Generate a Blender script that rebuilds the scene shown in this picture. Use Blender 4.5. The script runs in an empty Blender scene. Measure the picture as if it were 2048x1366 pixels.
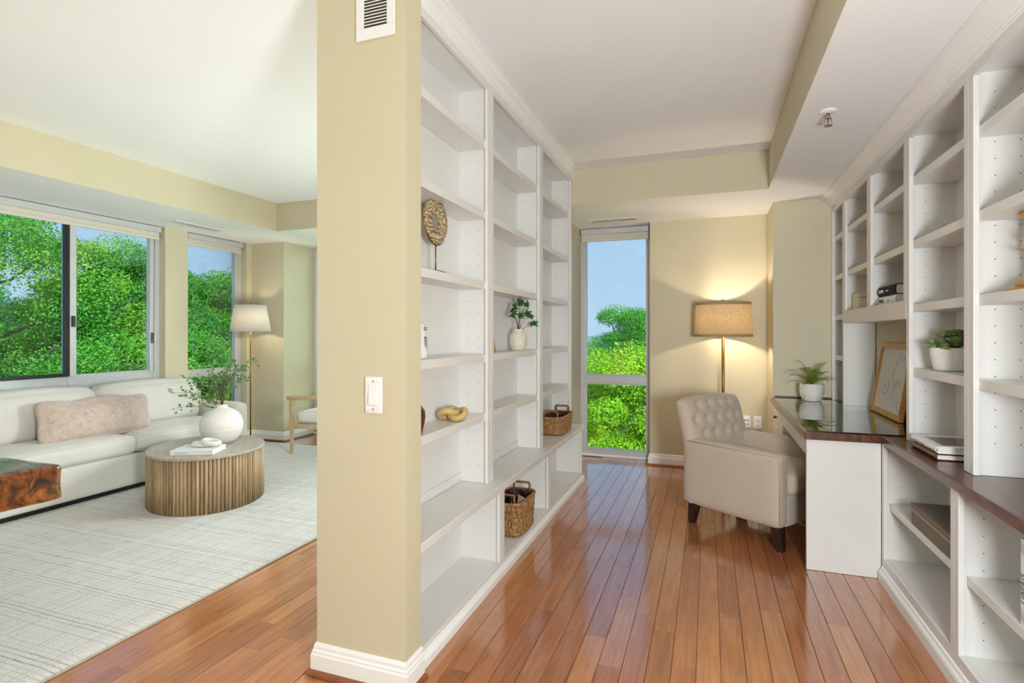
import bpy, bmesh, math, random
import numpy as np
from mathutils import Vector, Matrix
R = math.radians
rnd = random.Random(7)
SC = bpy.context.scene
COL = SC.collection

# ---------------------------------------------------------------- camera, sky, lights, exposure
TH = math.atan2(393, 1090)
cd = bpy.data.cameras.new('camera'); cam = bpy.data.objects.new('camera', cd); COL.objects.link(cam)
cd.sensor_width = 36; cd.lens = 1090 / 2048 * 36; cd.shift_y = -16 / 2048; cd.clip_start = .05; cd.clip_end = 500
cam.location = (0, 0, 1.32); cam.rotation_euler = (R(90), 0, TH)
SC.camera = cam

W = bpy.data.worlds.new('world'); SC.world = W; W.use_nodes = True
nt = W.node_tree; nt.nodes.clear()
wo = nt.nodes.new('ShaderNodeOutputWorld'); wb = nt.nodes.new('ShaderNodeBackground')
wc = nt.nodes.new('ShaderNodeTexCoord'); ws = nt.nodes.new('ShaderNodeSeparateXYZ'); wr = nt.nodes.new('ShaderNodeValToRGB')
nt.links.new(wc.outputs['Generated'], ws.inputs[0]); nt.links.new(ws.outputs['Z'], wr.inputs[0])
wr.color_ramp.elements[0].position = 0.0; wr.color_ramp.elements[0].color = (.90, .95, 1, 1)
wr.color_ramp.elements[1].position = .42; wr.color_ramp.elements[1].color = (.62, .80, 1, 1)
e_ = wr.color_ramp.elements.new(.10); e_.color = (.82, .91, 1, 1)
nt.links.new(wr.outputs[0], wb.inputs[0]); nt.links.new(wb.outputs[0], wo.inputs[0])
wb.inputs[1].default_value = 2.6

def light(name, kind, loc, energy, col=(1, 1, 1), size=None, rot=None, sizey=None, parent=None):
    l = bpy.data.lights.new(name, kind); l.energy = energy; l.color = col
    if kind == 'AREA':
        l.shape = 'RECTANGLE'; l.size = size; l.size_y = sizey
    elif kind == 'SUN': l.angle = R(2)
    elif size: l.shadow_soft_size = size
    o = bpy.data.objects.new(name, l); COL.objects.link(o); o.location = loc
    if rot: o.rotation_euler = rot
    if parent: o.parent = parent
    return o
# sun: from behind the camera and to the right, so it lights the trees and stays out of the rooms
sun = light('sun', 'SUN', (0, 0, 20), 20, (1, .95, .86))
sun.rotation_euler = Vector((-.6, .58, -.45)).to_track_quat('-Z', 'Y').to_euler()

SC.view_settings.view_transform = 'Standard'; SC.view_settings.look = 'None'
SC.view_settings.gamma = 1; SC.view_settings.use_curve_mapping = False
SC.view_settings.exposure = 0.64

# ---------------------------------------------------------------- materials
def lin(c):
    return tuple((x / 255 / 12.92 if x / 255 < .04045 else ((x / 255 + .055) / 1.055) ** 2.4) for x in c) + (1,)
class N:
    def __init__(s, name):
        s.m = bpy.data.materials.new(name); s.m.use_nodes = True; s.t = s.m.node_tree; s.t.nodes.clear()
        s.out = s.n('OutputMaterial')
    def n(s, k, **kw):
        x = s.t.nodes.new('ShaderNode' + k)
        for a, b in kw.items(): setattr(x, a, b)
        return x
    def l(s, a, b): s.t.links.new(a, b)
    def pos(s): return s.n('NewGeometry').outputs['Position']
    def objc(s): return s.n('TexCoord').outputs['Object']
    def mapn(s, v, sc=(1, 1, 1), rot=(0, 0, 0)):
        m = s.n('Mapping'); m.inputs['Scale'].default_value = sc; m.inputs['Rotation'].default_value = rot; s.l(v, m.inputs[0]); return m.outputs[0]
    def noise(s, v, scale, detail=3, rough=.5, dist=0):
        x = s.n('TexNoise'); x.inputs['Scale'].default_value = scale; x.inputs['Detail'].default_value = detail
        x.inputs['Roughness'].default_value = rough; x.inputs['Distortion'].default_value = dist
        if v is not None: s.l(v, x.inputs['Vector'])
        return x.outputs['Fac']
    def ramp(s, f, stops):
        x = s.n('ValToRGB'); el = x.color_ramp.elements
        el[0].position, el[0].color = stops[0][0], stops[0][1]
        el[1].position, el[1].color = stops[-1][0], stops[-1][1]
        for p, c in stops[1:-1]: e = el.new(p); e.color = c
        s.l(f, x.inputs[0]); return x.outputs[0]
    def mix(s, f, a, b, mode='MIX'):
        x = s.n('Mix', data_type='RGBA', blend_type=mode)
        for v, i in ((f, 0), (a, 6), (b, 7)):
            if hasattr(v, 'links'): s.l(v, x.inputs[i])
            else: x.inputs[i].default_value = v
        return x.outputs[2]
    def math(s, op, a, b=None):
        x = s.n('Math', operation=op)
        for v, i in ((a, 0), (b, 1)):
            if v is None: continue
            if hasattr(v, 'links'): s.l(v, x.inputs[i])
            else: x.inputs[i].default_value = v
        return x.outputs[0]
    def bump(s, f, st=.2, d=.01):
        x = s.n('Bump'); x.inputs['Strength'].default_value = st; x.inputs['Distance'].default_value = d; s.l(f, x.inputs['Height']); return x.outputs[0]
    def bsdf(s, col, rough=.5, normal=None, **kw):
        b = s.n('BsdfPrincipled')
        if hasattr(col, 'links'): s.l(col, b.inputs['Base Color'])
        else: b.inputs['Base Color'].default_value = col
        if hasattr(rough, 'links'): s.l(rough, b.inputs['Roughness'])
        else: b.inputs['Roughness'].default_value = rough
        if normal: s.l(normal, b.inputs['Normal'])
        for k, v in kw.items(): b.inputs[k.replace('_', ' ')].default_value = v
        s.l(b.outputs[0], s.out.inputs[0]); return b
def basic(name, rgb, rough=.5, scale=30, amt=.06, bump=.05, dist=.002, **kw):
    s = N(name); p = s.objc(); f = s.noise(p, scale)
    c = lin(rgb); d = tuple(x * (1 - amt) for x in c[:3]) + (1,); u = tuple(min(1, x * (1 + amt)) for x in c[:3]) + (1,)
    s.bsdf(s.ramp(f, [(.3, d), (.7, u)]), rough, s.bump(s.noise(p, scale * 6), bump, dist), **kw); return s.m
M = {}
M['wall'] = basic('wall_paint', (208, 199, 169), .55, 3, .015, .04, .001)
M['ceil'] = basic('ceiling_paint', (246, 246, 246), .7, 3, .01, .03, .001)
M['white'] = basic('white_lacquer', (228, 226, 221), .32, 4, .015, .03, .0006)
M['trimw'] = basic('white_trim', (244, 243, 240), .35, 4, .01, .02, .0005)
M['alu'] = basic('window_aluminium', (205, 206, 205), .35, 20, .03, .02, .0005, Metallic=.25)
M['black'] = basic('black_gasket', (18, 16, 16), .4, 20, .1)
M['hole'] = basic('hole_dark', (60, 54, 48), .8, 50, .1)
M['slot'] = basic('vent_slot_dark', (70, 64, 56), .8, 50, .1)
M['blind'] = basic('roller_blind_cream', (212, 207, 192), .7, 60, .03)
M['plastic'] = basic('white_plastic', (240, 239, 236), .35, 20, .01)
M['shoe'] = basic('shoe_moulding_wood', (142, 84, 52), .35, 20, .15)
M['chrome'] = basic('polished_nickel', (190, 186, 178), .2, 20, .05, Metallic=1.0)
M['knob'] = basic('dark_pewter', (90, 84, 78), .3, 20, .05, Metallic=.9)
M['brass'] = basic('aged_brass', (150, 116, 66), .32, 30, .12, Metallic=.9)
M['gold'] = basic('gold_leaf', (200, 152, 76), .48, 30, .12, Metallic=.35)
M['clay_w'] = basic('white_ceramic', (232, 228, 221), .55, 25, .03, .15, .003)
M['clay_c'] = basic('cream_ceramic', (226, 218, 198), .6, 40, .06, .15, .002)
M['soil'] = basic('dark_soil', (52, 42, 34), .9, 60, .4, .6, .01)
M['stem'] = basic('brown_stem', (104, 84, 66), .7, 60, .2)
M['paper'] = basic('paper_pages', (226, 224, 218), .7, 200, .08)
M['bookw'] = basic('white_book_cover', (236, 236, 236), .35, 20, .01)
M['bookb'] = basic('black_book_cover', (20, 14, 18), .7, 20, .1, Specular_IOR_Level=.2)
M['ink'] = basic('dark_ink', (84, 84, 88), .6, 40, .1)
M['inkw'] = basic('white_ink', (235, 235, 232), .5, 40, .02)
M['inkg'] = basic('grey_ink', (168, 168, 170), .6, 40, .05)
M['inkc'] = basic('teal_ink', (70, 96, 104), .6, 40, .1)
M['sheet'] = basic('drawing_paper', (222, 222, 218), .8, 30, .02)
M['chairleg'] = basic('espresso_wood', (46, 28, 20), .4, 20, .25)
M['oak'] = basic('light_oak', (196, 168, 132), .45, 18, .12, .1)
M['redbrown'] = basic('brown_glaze', (92, 48, 26), .15, 18, .35)
M['knot'] = basic('carved_pale_wood', (206, 178, 116), .5, 18, .12, .1)
M['bead'] = basic('white_stone_beads', (228, 226, 218), .5, 60, .05)
M['greybox'] = basic('grey_linen_box', (128, 120, 112), .85, 220, .22, .3, .002)
M['stonebox'] = basic('cream_inlay_box', (226, 214, 184), .5, 30, .08)
M['bottle'] = basic('dark_glass_bottle', (40, 22, 20), .12, 20, .2)
M['tag'] = basic('taupe_paper_tag', (150, 134, 120), .7, 40, .05)
M['asphalt'] = basic('street_ground', (150, 150, 138), .9, .3, .2)

def fabric(name, rgb, weave=420, amt=.10, big=.04, sheen=.2):
    s = N(name); p = s.objc()
    a = s.noise(s.mapn(p, (1, 1, .15)), weave, 2); b = s.noise(s.mapn(p, (.15, .15, 1)), weave, 2); g = s.noise(p, 5)
    f = s.math('ADD', s.math('MULTIPLY', a, .5), s.math('MULTIPLY', b, .5))
    c = lin(rgb); f2 = lambda k: tuple(min(1, x * k) for x in c[:3]) + (1,)
    col = s.mix(.35, s.ramp(f, [(.35, f2(1 - amt)), (.65, f2(1 + amt))]), s.ramp(g, [(.3, f2(1 - big)), (.7, f2(1 + big))]))
    s.bsdf(col, .9, s.bump(f, .35, .002), Sheen_Weight=sheen); return s.m
M['sofa'] = fabric('sofa_linen', (212, 209, 199))
M['chair'] = fabric('armchair_linen', (196, 180, 161))
M['seatw'] = fabric('chair_cushion_fabric', (228, 226, 220))
def velvet():
    s = N('mottled_pillow_fabric'); p = s.objc(); f = s.noise(p, 22, 6, .7, .6); g = s.noise(p, 90, 3)
    c = s.ramp(f, [(.3, lin((168, 142, 128))), (.5, lin((196, 174, 160))), (.72, lin((212, 194, 180)))])
    s.bsdf(s.mix(.3, c, s.ramp(g, [(.3, lin((150, 124, 112))), (.7, lin((216, 200, 188)))])), .85, s.bump(f, .3, .004), Sheen_Weight=.4); return s.m
M['pillow'] = velvet()
def floorwood():
    s = N('floor_planks_cherry'); p = s.pos(); oi = s.n('ObjectInfo'); rv = oi.outputs['Random']
    off = s.n('CombineXYZ'); s.l(s.math('MULTIPLY', rv, 40.), off.inputs[0]); s.l(s.math('MULTIPLY', rv, 17.), off.inputs[2])
    va = s.n('VectorMath', operation='ADD'); s.l(p, va.inputs[0]); s.l(off.outputs[0], va.inputs[1])
    v = va.outputs[0]
    g1 = s.noise(s.mapn(v, (28, 1.6, 1)), 1.0, 4, .6, 1.2); g2 = s.noise(s.mapn(v, (160, 6, 1)), 1.0, 2)
    base = s.ramp(rv, [(0, lin((146, 84, 50))), (.25, lin((172, 104, 60))), (.5, lin((186, 116, 70))), (.75, lin((196, 128, 78))), (1, lin((214, 152, 96)))])
    c = s.mix(.5, base, s.ramp(g1, [(.3, lin((122, 70, 42))), (.55, lin((180, 112, 68))), (.75, lin((202, 138, 88)))]))
    c = s.mix(.14, c, s.ramp(g2, [(.35, lin((110, 64, 42))), (.65, lin((206, 150, 108)))]))
    r = s.ramp(s.noise(s.mapn(v, (9, 3, 1)), 1., 2), [(.3, (.13, .13, .13, 1)), (.7, (.21, .21, .21, 1))])
    s.bsdf(c, r, s.bump(g1, .04, .002), Specular_IOR_Level=.5, Coat_Weight=1.0, Coat_Roughness=.10, Coat_IOR=1.5); return s.m
M['floor'] = floorwood()
def wood(name, stops, sc=(14, 1.2, 1.2), rough=.35, mixs=1.5, bump=.1, coat=0.):
    s = N(name); p = s.objc(); f = s.noise(s.mapn(p, sc), mixs, 5, .6, 1.0)
    s.bsdf(s.ramp(f, stops), rough, s.bump(f, bump, .002), Coat_Weight=coat, Coat_Roughness=.1); return s.m
M['darkwood'] = wood('dark_walnut_top', [(.3, lin((58, 27, 18))), (.5, lin((90, 50, 34))), (.75, lin((122, 74, 52)))], (16, 1.4, 4), .28, 2.5, .05, .3)
M['slattop'] = wood('table_top_ash', [(.3, lin((158, 146, 132))), (.7, lin((186, 175, 162)))], (2, 16, 2), .35, 2, .05)
def slat():
    s = N('slat_mango_wood'); p = s.objc(); oi = s.n('ObjectInfo'); rv = oi.outputs['Random']
    off = s.n('CombineXYZ'); s.l(s.math('MULTIPLY', rv, 30.), off.inputs[0])
    va = s.n('VectorMath', operation='ADD'); s.l(p, va.inputs[0]); s.l(off.outputs[0], va.inputs[1])
    f = s.noise(s.mapn(va.outputs[0], (30, 30, 3.5)), 1.5, 5, .65, .8)
    b = s.ramp(rv, [(0, lin((108, 80, 54))), (.4, lin((156, 130, 96))), (.7, lin((174, 150, 114))), (1, lin((190, 168, 132)))])
    s.bsdf(s.mix(.5, b, s.ramp(f, [(.3, lin((112, 76, 46))), (.55, lin((180, 150, 110))), (.75, lin((200, 176, 140)))])), .5, s.bump(f, .2, .003)); return s.m
M['slat'] = slat()
def burl():
    s = N('polished_burl_wood'); p = s.objc(); f = s.noise(p, 9, 6, .6, 2.0); g = s.noise(p, 26, 3)
    c = s.ramp(f, [(.32, lin((34, 14, 8))), (.45, lin((92, 44, 16))), (.58, lin((140, 78, 28))), (.72, lin((176, 108, 44)))])
    s.bsdf(c, .16, s.bump(g, .5, .01), Coat_Weight=.5, Coat_Roughness=.06); return s.m
M['burl'] = burl()
def rug():
    s = N('woven_grid_rug'); p = s.pos(); sx = s.n('SeparateXYZ'); 
    wob = s.noise(p, 3.0, 3); wob2 = s.noise(p, 60, 2)
    s.l(p, sx.inputs[0])
    def lines(ax, freq, w, seed):
        x = s.math('MULTIPLY', ax, freq); x = s.math('ADD', x, s.math('MULTIPLY', wob, .7)); x = s.math('ADD', x, s.math('MULTIPLY', wob2, .35))
        fl = s.math('FLOOR', x); fr = s.math('FRACT', x)
        d = s.math('ABSOLUTE', s.math('SUBTRACT', fr, .5)); m = s.math('LESS_THAN', d, w)
        wn = s.n('TexWhiteNoise', noise_dimensions='1D'); s.l(s.math('ADD', fl, seed), wn.inputs['W'])
        return s.math('MULTIPLY', m, wn.outputs[0])
    patch = s.ramp(s.noise(s.mapn(p, (1, 1, 1)), 14, 3, .6), [(.30, (.35, .35, .35, 1)), (.6, (1, 1, 1, 1))])
    a = lines(sx.outputs['Y'], 40, .15, 3.3); b = lines(sx.outputs['X'], 36, .13, 9.1); 
    ln = s.math('MULTIPLY', s.math('MAXIMUM', a, s.math('MULTIPLY', b, .8)), patch)
    pile = s.noise(s.mapn(p, (1, .4, 1)), 260, 2)
    c = s.mix(s.math('MULTIPLY', ln, .8), s.ramp(pile, [(.3, lin((196, 193, 187))), (.7, lin((222, 220, 214)))]), lin((128, 120, 110)))
    s.bsdf(c, .95, s.bump(s.math('ADD', pile, s.math('MULTIPLY', ln, -.6)), .6, .006), Sheen_Weight=.2); return s.m
M['rug'] = rug()
M['rugedge'] = fabric('rug_binding', (178, 168, 150), 200, .25)
def pane(name, tint, ior=1.45, k=1.0):
    s = N(name); tr = s.n('BsdfTransparent'); tr.inputs[0].default_value = tint
    gl = s.n('BsdfGlossy'); gl.inputs['Roughness'].default_value = 0.0; gl.inputs[0].default_value = (.95, .98, .97, 1)
    fr = s.n('Fresnel'); fr.inputs[0].default_value = ior
    n_ = s.noise(s.objc(), 2, 1); mx = s.n('MixShader')
    s.l(s.math('MULTIPLY', fr.outputs[0], s.math('ADD', s.math('MULTIPLY', n_, .05), k)), mx.inputs[0])
    s.l(tr.outputs[0], mx.inputs[1]); s.l(gl.outputs[0], mx.inputs[2]); s.l(mx.outputs[0], s.out.inputs[0]); return s.m
M['glass'] = pane('sky_dimming_glass', (.37, .433, .478, 1), 1.45)  # tint added to dim the bright sky behind the panes
M['glassc'] = pane('clear_window_glass', (.93, .97, .95, 1), 1.45)
M['tglass'] = pane('desk_glass', (.80, .90, .86, 1), 1.9, 1.4)
M['bulbglass'] = pane('clear_glass', (.93, .96, .95, 1), 1.45)
def shade(name, rgb, hatch, trans=.5):
    s = N(name); p = s.objc(); c = lin(rgb)
    a = s.noise(s.mapn(p, (1, 1, .05)), 300, 2); b = s.noise(s.mapn(p, (.08, .08, 1)), 320, 2)
    f = s.math('MINIMUM', a, b)
    col = s.ramp(f, [(.28, tuple(x * (1 - hatch) for x in c[:3]) + (1,)), (.5, c)])
    d = s.n('BsdfDiffuse'); t = s.n('BsdfTranslucent'); mx = s.n('MixShader'); mx.inputs[0].default_value = trans
    s.l(col, d.inputs[0]); s.l(col, t.inputs[0]); s.l(d.outputs[0], mx.inputs[1]); s.l(t.outputs[0], mx.inputs[2]); s.l(mx.outputs[0], s.out.inputs[0]); return s.m
M['shade_linen'] = shade('linen_lampshade', (236, 220, 190), .32, .6)
M['shade_white'] = shade('white_lampshade', (244, 240, 232), .04, .4)
M['shade_trim'] = basic('lampshade_trim', (176, 152, 118), .8, 120, .1)
def bulbm():
    s = N('lit_bulb'); e = s.n('Emission'); n_ = s.noise(s.objc(), 3, 1)
    s.l(s.ramp(n_, [(.3, (1, .72, .42, 1)), (.7, (1, .76, .46, 1))]), e.inputs[0]); e.inputs[1].default_value = 6; s.l(e.outputs[0], s.out.inputs[0]); return s.m
M['bulb'] = bulbm()
def disc():
    s = N('banded_agate'); p = s.objc(); f = s.noise(p, 7, 4, .55, 1.2); w = s.n('TexWave', wave_type='BANDS', bands_direction='Z')
    w.inputs['Scale'].default_value = 15; w.inputs['Distortion'].default_value = 14; w.inputs['Detail'].default_value = 3; w.inputs['Detail Scale'].default_value = 1.4; s.l(p, w.inputs[0])
    c = s.ramp(w.outputs['Fac'], [(0, lin((92, 68, 44))), (.45, lin((150, 124, 88))), (.8, lin((196, 174, 132))), (1, lin((222, 208, 172)))])
    s.bsdf(s.mix(.25, c, s.ramp(f, [(.3, lin((110, 80, 44))), (.7, lin((214, 196, 156)))])), .25); return s.m
M['disc'] = disc()
def weave():
    s = N('woven_water_hyacinth'); p = s.objc(); oi = s.n('ObjectInfo'); f = s.noise(p, 60, 4, .6, .5)
    s.bsdf(s.ramp(f, [(.28, lin((98, 66, 34))), (.5, lin((160, 116, 66))), (.74, lin((206, 170, 112)))]), .65, s.bump(f, .4, .003)); return s.m
M['weave'] = weave()
M['weaved'] = basic('basket_lining_dark', (64, 44, 28), .8, 60, .3)
M['handle'] = basic('cane_handle', (150, 102, 60), .5, 60, .2)
def leafm(name, stops, scale=.9, trans=.35, spec=.3, rough=.5):
    s = N(name); p = s.pos(); f = s.noise(p, scale, 4, .6); g = s.noise(p, scale * 14, 2)
    c = s.mix(.35, s.ramp(f, stops), s.ramp(g, stops))
    b = s.bsdf(c, rough, Specular_IOR_Level=spec); t = s.n('BsdfTranslucent'); s.l(c, t.inputs[0]); mx = s.n('MixShader'); mx.inputs[0].default_value = trans
    s.l(b.outputs[0], mx.inputs[1]); s.l(t.outputs[0], mx.inputs[2]); s.l(mx.outputs[0], s.out.inputs[0]); return s.m
M['leaf_a'] = leafm('tree_leaves_deep', [(.3, lin((48, 134, 54))), (.5, lin((100, 184, 56))), (.7, lin((196, 216, 72)))], .55)
M['leaf_b'] = leafm('tree_leaves_lime', [(.3, lin((108, 184, 40))), (.5, lin((176, 220, 44))), (.7, lin((236, 232, 72)))], .6)
M['leaf_c'] = leafm('tree_leaves_teal', [(.3, lin((44, 128, 84))), (.5, lin((76, 160, 92))), (.7, lin((126, 190, 100)))], .5)
M['bark'] = basic('tree_bark', (92, 78, 64), .9, 6, .25, .5, .03)
M['leaf_euc'] = leafm('grey_green_leaves', [(.3, lin((84, 112, 70))), (.5, lin((120, 148, 98))), (.7, lin((158, 180, 130)))], 20, .25)
M['leaf_dk'] = leafm('glossy_dark_leaves', [(.3, lin((34, 84, 40))), (.5, lin((56, 116, 54))), (.7, lin((100, 156, 72)))], 24, .2, .5, .3)
M['leaf_fern'] = leafm('fern_green', [(.3, lin((96, 116, 36))), (.5, lin((136, 156, 58))), (.7, lin((170, 186, 86)))], 20, .3)
M['leaf_succ'] = leafm('succulent_green', [(.3, lin((112, 138, 84))), (.5, lin((160, 184, 120))), (.7, lin((200, 216, 160)))], 26, .2)

# ---------------------------------------------------------------- mesh helpers
def orig(o):
    v = Vector((0, 0, 0))
    while o is not None: v += o.location; o = o.parent
    return v
class MB:
    def __init__(s): s.v = []; s.f = []
    def add(s, vs, fs):
        b = len(s.v); s.v += [tuple(x) for x in vs]; s.f += [tuple(i + b for i in f) for f in fs]; return s
    def box(s, x0, x1, y0, y1, z0, z1):
        if x0 > x1: x0, x1 = x1, x0
        if y0 > y1: y0, y1 = y1, y0
        return s.add([(x0, y0, z0), (x1, y0, z0), (x1, y1, z0), (x0, y1, z0), (x0, y0, z1), (x1, y0, z1), (x1, y1, z1), (x0, y1, z1)],
                     [(0, 3, 2, 1), (4, 5, 6, 7), (0, 1, 5, 4), (1, 2, 6, 5), (2, 3, 7, 6), (3, 0, 4, 7)])
    def extr(s, poly, ax, a, b):
        """poly: 2D points in the two other axes (x: (y,z); y: (x,z); z: (x,y)), swept from a to b"""
        def P(p, t): return {'x': (t, p[0], p[1]), 'y': (p[0], t, p[1]), 'z': (p[0], p[1], t)}[ax]
        n = len(poly); vs = [P(p, a) for p in poly] + [P(p, b) for p in poly]
        return s.add(vs, [tuple(range(n)), tuple(range(2 * n - 1, n - 1, -1))] + [(i, i + n, (i + 1) % n + n, (i + 1) % n) for i in range(n)])
    def tube(s, pts, r, n=8, cap=True):
        pts = [Vector(p) for p in pts]; m = len(pts); rr = r if isinstance(r, (list, tuple)) else [r] * m
        vs = []; up = Vector((0, 0, 1)); prev = None
        for i, p in enumerate(pts):
            t = (pts[min(i + 1, m - 1)] - pts[max(i - 1, 0)]).normalized()
            if prev is None:
                a = t.cross(up)
                if a.length < 1e-3: a = t.cross(Vector((1, 0, 0)))
            else: a = prev - t * prev.dot(t)
            a.normalize(); prev = a; b = t.cross(a)
            for k in range(n):
                q = 2 * math.pi * k / n; vs.append(p + (a * math.cos(q) + b * math.sin(q)) * rr[i])
        fs = [(i * n + k, i * n + (k + 1) % n, (i + 1) * n + (k + 1) % n, (i + 1) * n + k) for i in range(m - 1) for k in range(n)]
        if cap: fs += [tuple(range(n - 1, -1, -1)), tuple((m - 1) * n + k for k in range(n))]
        return s.add(vs, fs)
    def loop(s, pts, r, n=8):
        pts = [Vector(p) for p in pts]; m = len(pts); vs = []
        c = sum(pts, Vector()) / m
        for i, p in enumerate(pts):
            t = (pts[(i + 1) % m] - pts[i - 1]).normalized(); a = (p - c); a -= t * a.dot(t)
            if a.length < 1e-4: a = t.orthogonal()
            a.normalize(); b = t.cross(a)
            for k in range(n):
                q = 2 * math.pi * k / n; vs.append(p + (a * math.cos(q) + b * math.sin(q)) * r)
        return s.add(vs, [(i * n + k, i * n + (k + 1) % n, ((i + 1) % m) * n + (k + 1) % n, ((i + 1) % m) * n + k) for i in range(m) for k in range(n)])
    def lathe(s, prof, n=32, c=(0, 0, 0), rfun=None):
        vs = []; m = len(prof)
        for j, (r, z) in enumerate(prof):
            for k in range(n):
                q = 2 * math.pi * k / n; f = rfun(q, j / (m - 1)) if rfun else 1
                vs.append((c[0] + r * f * math.cos(q), c[1] + r * f * math.sin(q), c[2] + z))
        fs = [(j * n + k, j * n + (k + 1) % n, (j + 1) * n + (k + 1) % n, (j + 1) * n + k) for j in range(m - 1) for k in range(n)]
        fs += [tuple(range(n - 1, -1, -1)), tuple((m - 1) * n + k for k in range(n))]
        return s.add(vs, fs)
    def rbox(s, c, size, r, n=6, puff=(0, 0, 0), bend=None):
        """rounded box with a soft bulge"""
        hx, hy, hz = (x / 2 for x in size); r = min(r, hx, hy, hz)
        idx = {}; vs = []; fs = []
        def grid(L):   # dense near the edges
            return [-1 + 2 * i / n for i in range(n + 1)]
        g = grid(n); g = [math.copysign(abs(x) ** .6, x) for x in g]
        def V(x, y, z):
            k = (round(x, 5), round(y, 5), round(z, 5))
            if k in idx: return idx[k]
            p = Vector((x * hx, y * hy, z * hz)); q = Vector((max(-hx + r, min(hx - r, p.x)), max(-hy + r, min(hy - r, p.y)), max(-hz + r, min(hz - r, p.z))))
            d = p - q
            if d.length > 1e-9: p = q + d.normalized() * r
            w = lambda a, b: (1 - a * a) * (1 - b * b)
            p = Vector((p.x + puff[0] * w(y, z) * x, p.y + puff[1] * w(x, z) * y, p.z + puff[2] * w(x, y) * z))
            if bend: p = Vector(bend(p))
            idx[k] = len(vs); vs.append((p.x + c[0], p.y + c[1], p.z + c[2])); return idx[k]
        for a in range(3):
            for sg in (-1, 1):
                for i in range(n):
                    for j in range(n):
                        qd = []
                        for (u, v) in ((g[i], g[j]), (g[i + 1], g[j]), (g[i + 1], g[j + 1]), (g[i], g[j + 1])):
                            t = [0, 0, 0]; t[a] = sg; t[(a + 1) % 3] = u; t[(a + 2) % 3] = v; qd.append(V(*t))
                        fs.append(tuple(qd if sg > 0 else qd[::-1]))
        return s.add(vs, fs)
    def mesh(s, name):
        me = bpy.data.meshes.new(name); me.from_pydata(s.v, [], s.f); me.update(); return me
    def build(s, name, mat, parent=None, smooth=False, bevel=0, local=False, fix=False):
        if parent is not None and not local:
            o0 = orig(parent); s.v = [(x - o0.x, y - o0.y, z - o0.z) for x, y, z in s.v]
        me = s.mesh(name)
        if fix:
            bm = bmesh.new(); bm.from_mesh(me); bmesh.ops.recalc_face_normals(bm, faces=bm.faces); bm.to_mesh(me); bm.free()
        return link(name, me, mat, parent, smooth, bevel)
def link(name, me, mat, parent=None, smooth=False, bevel=0):
    for m in (mat if isinstance(mat, list) else [mat]): me.materials.append(M[m] if isinstance(m, str) else m)
    if smooth: me.polygons.foreach_set('use_smooth', [True] * len(me.polygons))
    o = bpy.data.objects.new(name, me); COL.objects.link(o); o.parent = parent
    if bevel:
        b = o.modifiers.new('bevel', 'BEVEL'); b.width = bevel; b.segments = 2; b.limit_method = 'ANGLE'; b.angle_limit = R(40)
    return o
def tag(o, label=None, cat=None, group=None, kind=None):
    if label: o['label'] = label
    if cat: o['category'] = cat
    if group: o['group'] = group
    if kind: o['kind'] = kind
    return o
def thing(name, loc, label, cat, group=None, rz=0):
    o = bpy.data.objects.new(name, None); COL.objects.link(o); o.location = loc; o.rotation_euler = (0, 0, rz); o.empty_display_size = .1
    return tag(o, label, cat, group)
def struct(o): o['kind'] = 'structure'; return o
def sempty(name, loc=(0, 0, 0)):
    o = bpy.data.objects.new(name, None); COL.objects.link(o); o.location = loc; return struct(o)
def copy_part(o, parent):
    c = o.copy(); COL.objects.link(c); c.parent = parent; return c
def text(name, body, size, mat, parent, mw, ext=.0004):
    cu = bpy.data.curves.new('t', 'FONT'); cu.body = body; cu.size = size; cu.extrude = ext
    t = bpy.data.objects.new('t', cu); COL.objects.link(t)
    me = bpy.data.meshes.new_from_object(t.evaluated_get(bpy.context.evaluated_depsgraph_get()))
    bpy.data.objects.remove(t); me.name = name; me.materials.clear()
    me.transform(mw); return link(name, me, mat, parent)
def mwx(xa, ya, loc):
    xa, ya = Vector(xa), Vector(ya); za = xa.cross(ya)
    return Matrix(((xa.x, ya.x, za.x, loc[0]), (xa.y, ya.y, za.y, loc[1]), (xa.z, ya.z, za.z, loc[2]), (0, 0, 0, 1)))

# ---------------------------------------------------------------- the room shell
ZT, ZS = 2.745, 2.44           # tray ceiling, soffits
floor = struct(MB().box(-5.6, 1.35, -4, 5.95, -.12, -.003).build('floor', 'floor'))
pl = MB()                       # one plank of unit length, chamfered top edges
w2, ch = .0455, .0016
pl.extr([(-w2, -.002), (w2, -.002), (w2, .0), (w2 - ch, .0022), (-w2 + ch, .0022), (-w2, .0)], 'y', .0005, .9995)
plank_me = pl.mesh('plank'); plank_me.materials.append(M['floor'])
def planks(x0, x1, y0, y1):
    x = x0 + w2
    while x < x1:
        y = y0 - rnd.uniform(0, .7)
        while y < y1:
            L = rnd.choice((.45, .6, .75, .9, 1.05, 1.2, 1.4)); a, b = max(y, y0), min(y + L, y1)
            if b - a > .05:
                o = bpy.data.objects.new('plank', plank_me); COL.objects.link(o); o.parent = floor
                o.location = (x, a, .001); o.scale = (1, b - a, 1)
            y += L
        x += 2 * w2 + .0012
planks(-2.40, -1.44, .75, 4.9); planks(-1.06, .86, .75, 5.86); planks(-4.87, -3.6, 5.2, 5.86)

ce = struct(MB().box(-5.6, 1.35, -4, 5.95, ZT, ZT + .12).build('ceiling', 'ceil'))
def soffit(x0, x1, y0, y1):
    me = MB().box(x0, x1, y0, y1, ZS, ZT - .001).mesh('soffit')
    o = link('soffit', me, ['wall', 'ceil'], ce)
    for p in me.polygons: p.material_index = 1 if p.normal.z < -.5 else 0
soffit(.437, 1.3, -4, 5.95); soffit(-1.31, .437, 4.645, 5.95)
soffit(-5.6, -4.45, -4, 5.95); soffit(-4.45, -1.43, 4.74, 5.95)

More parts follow.
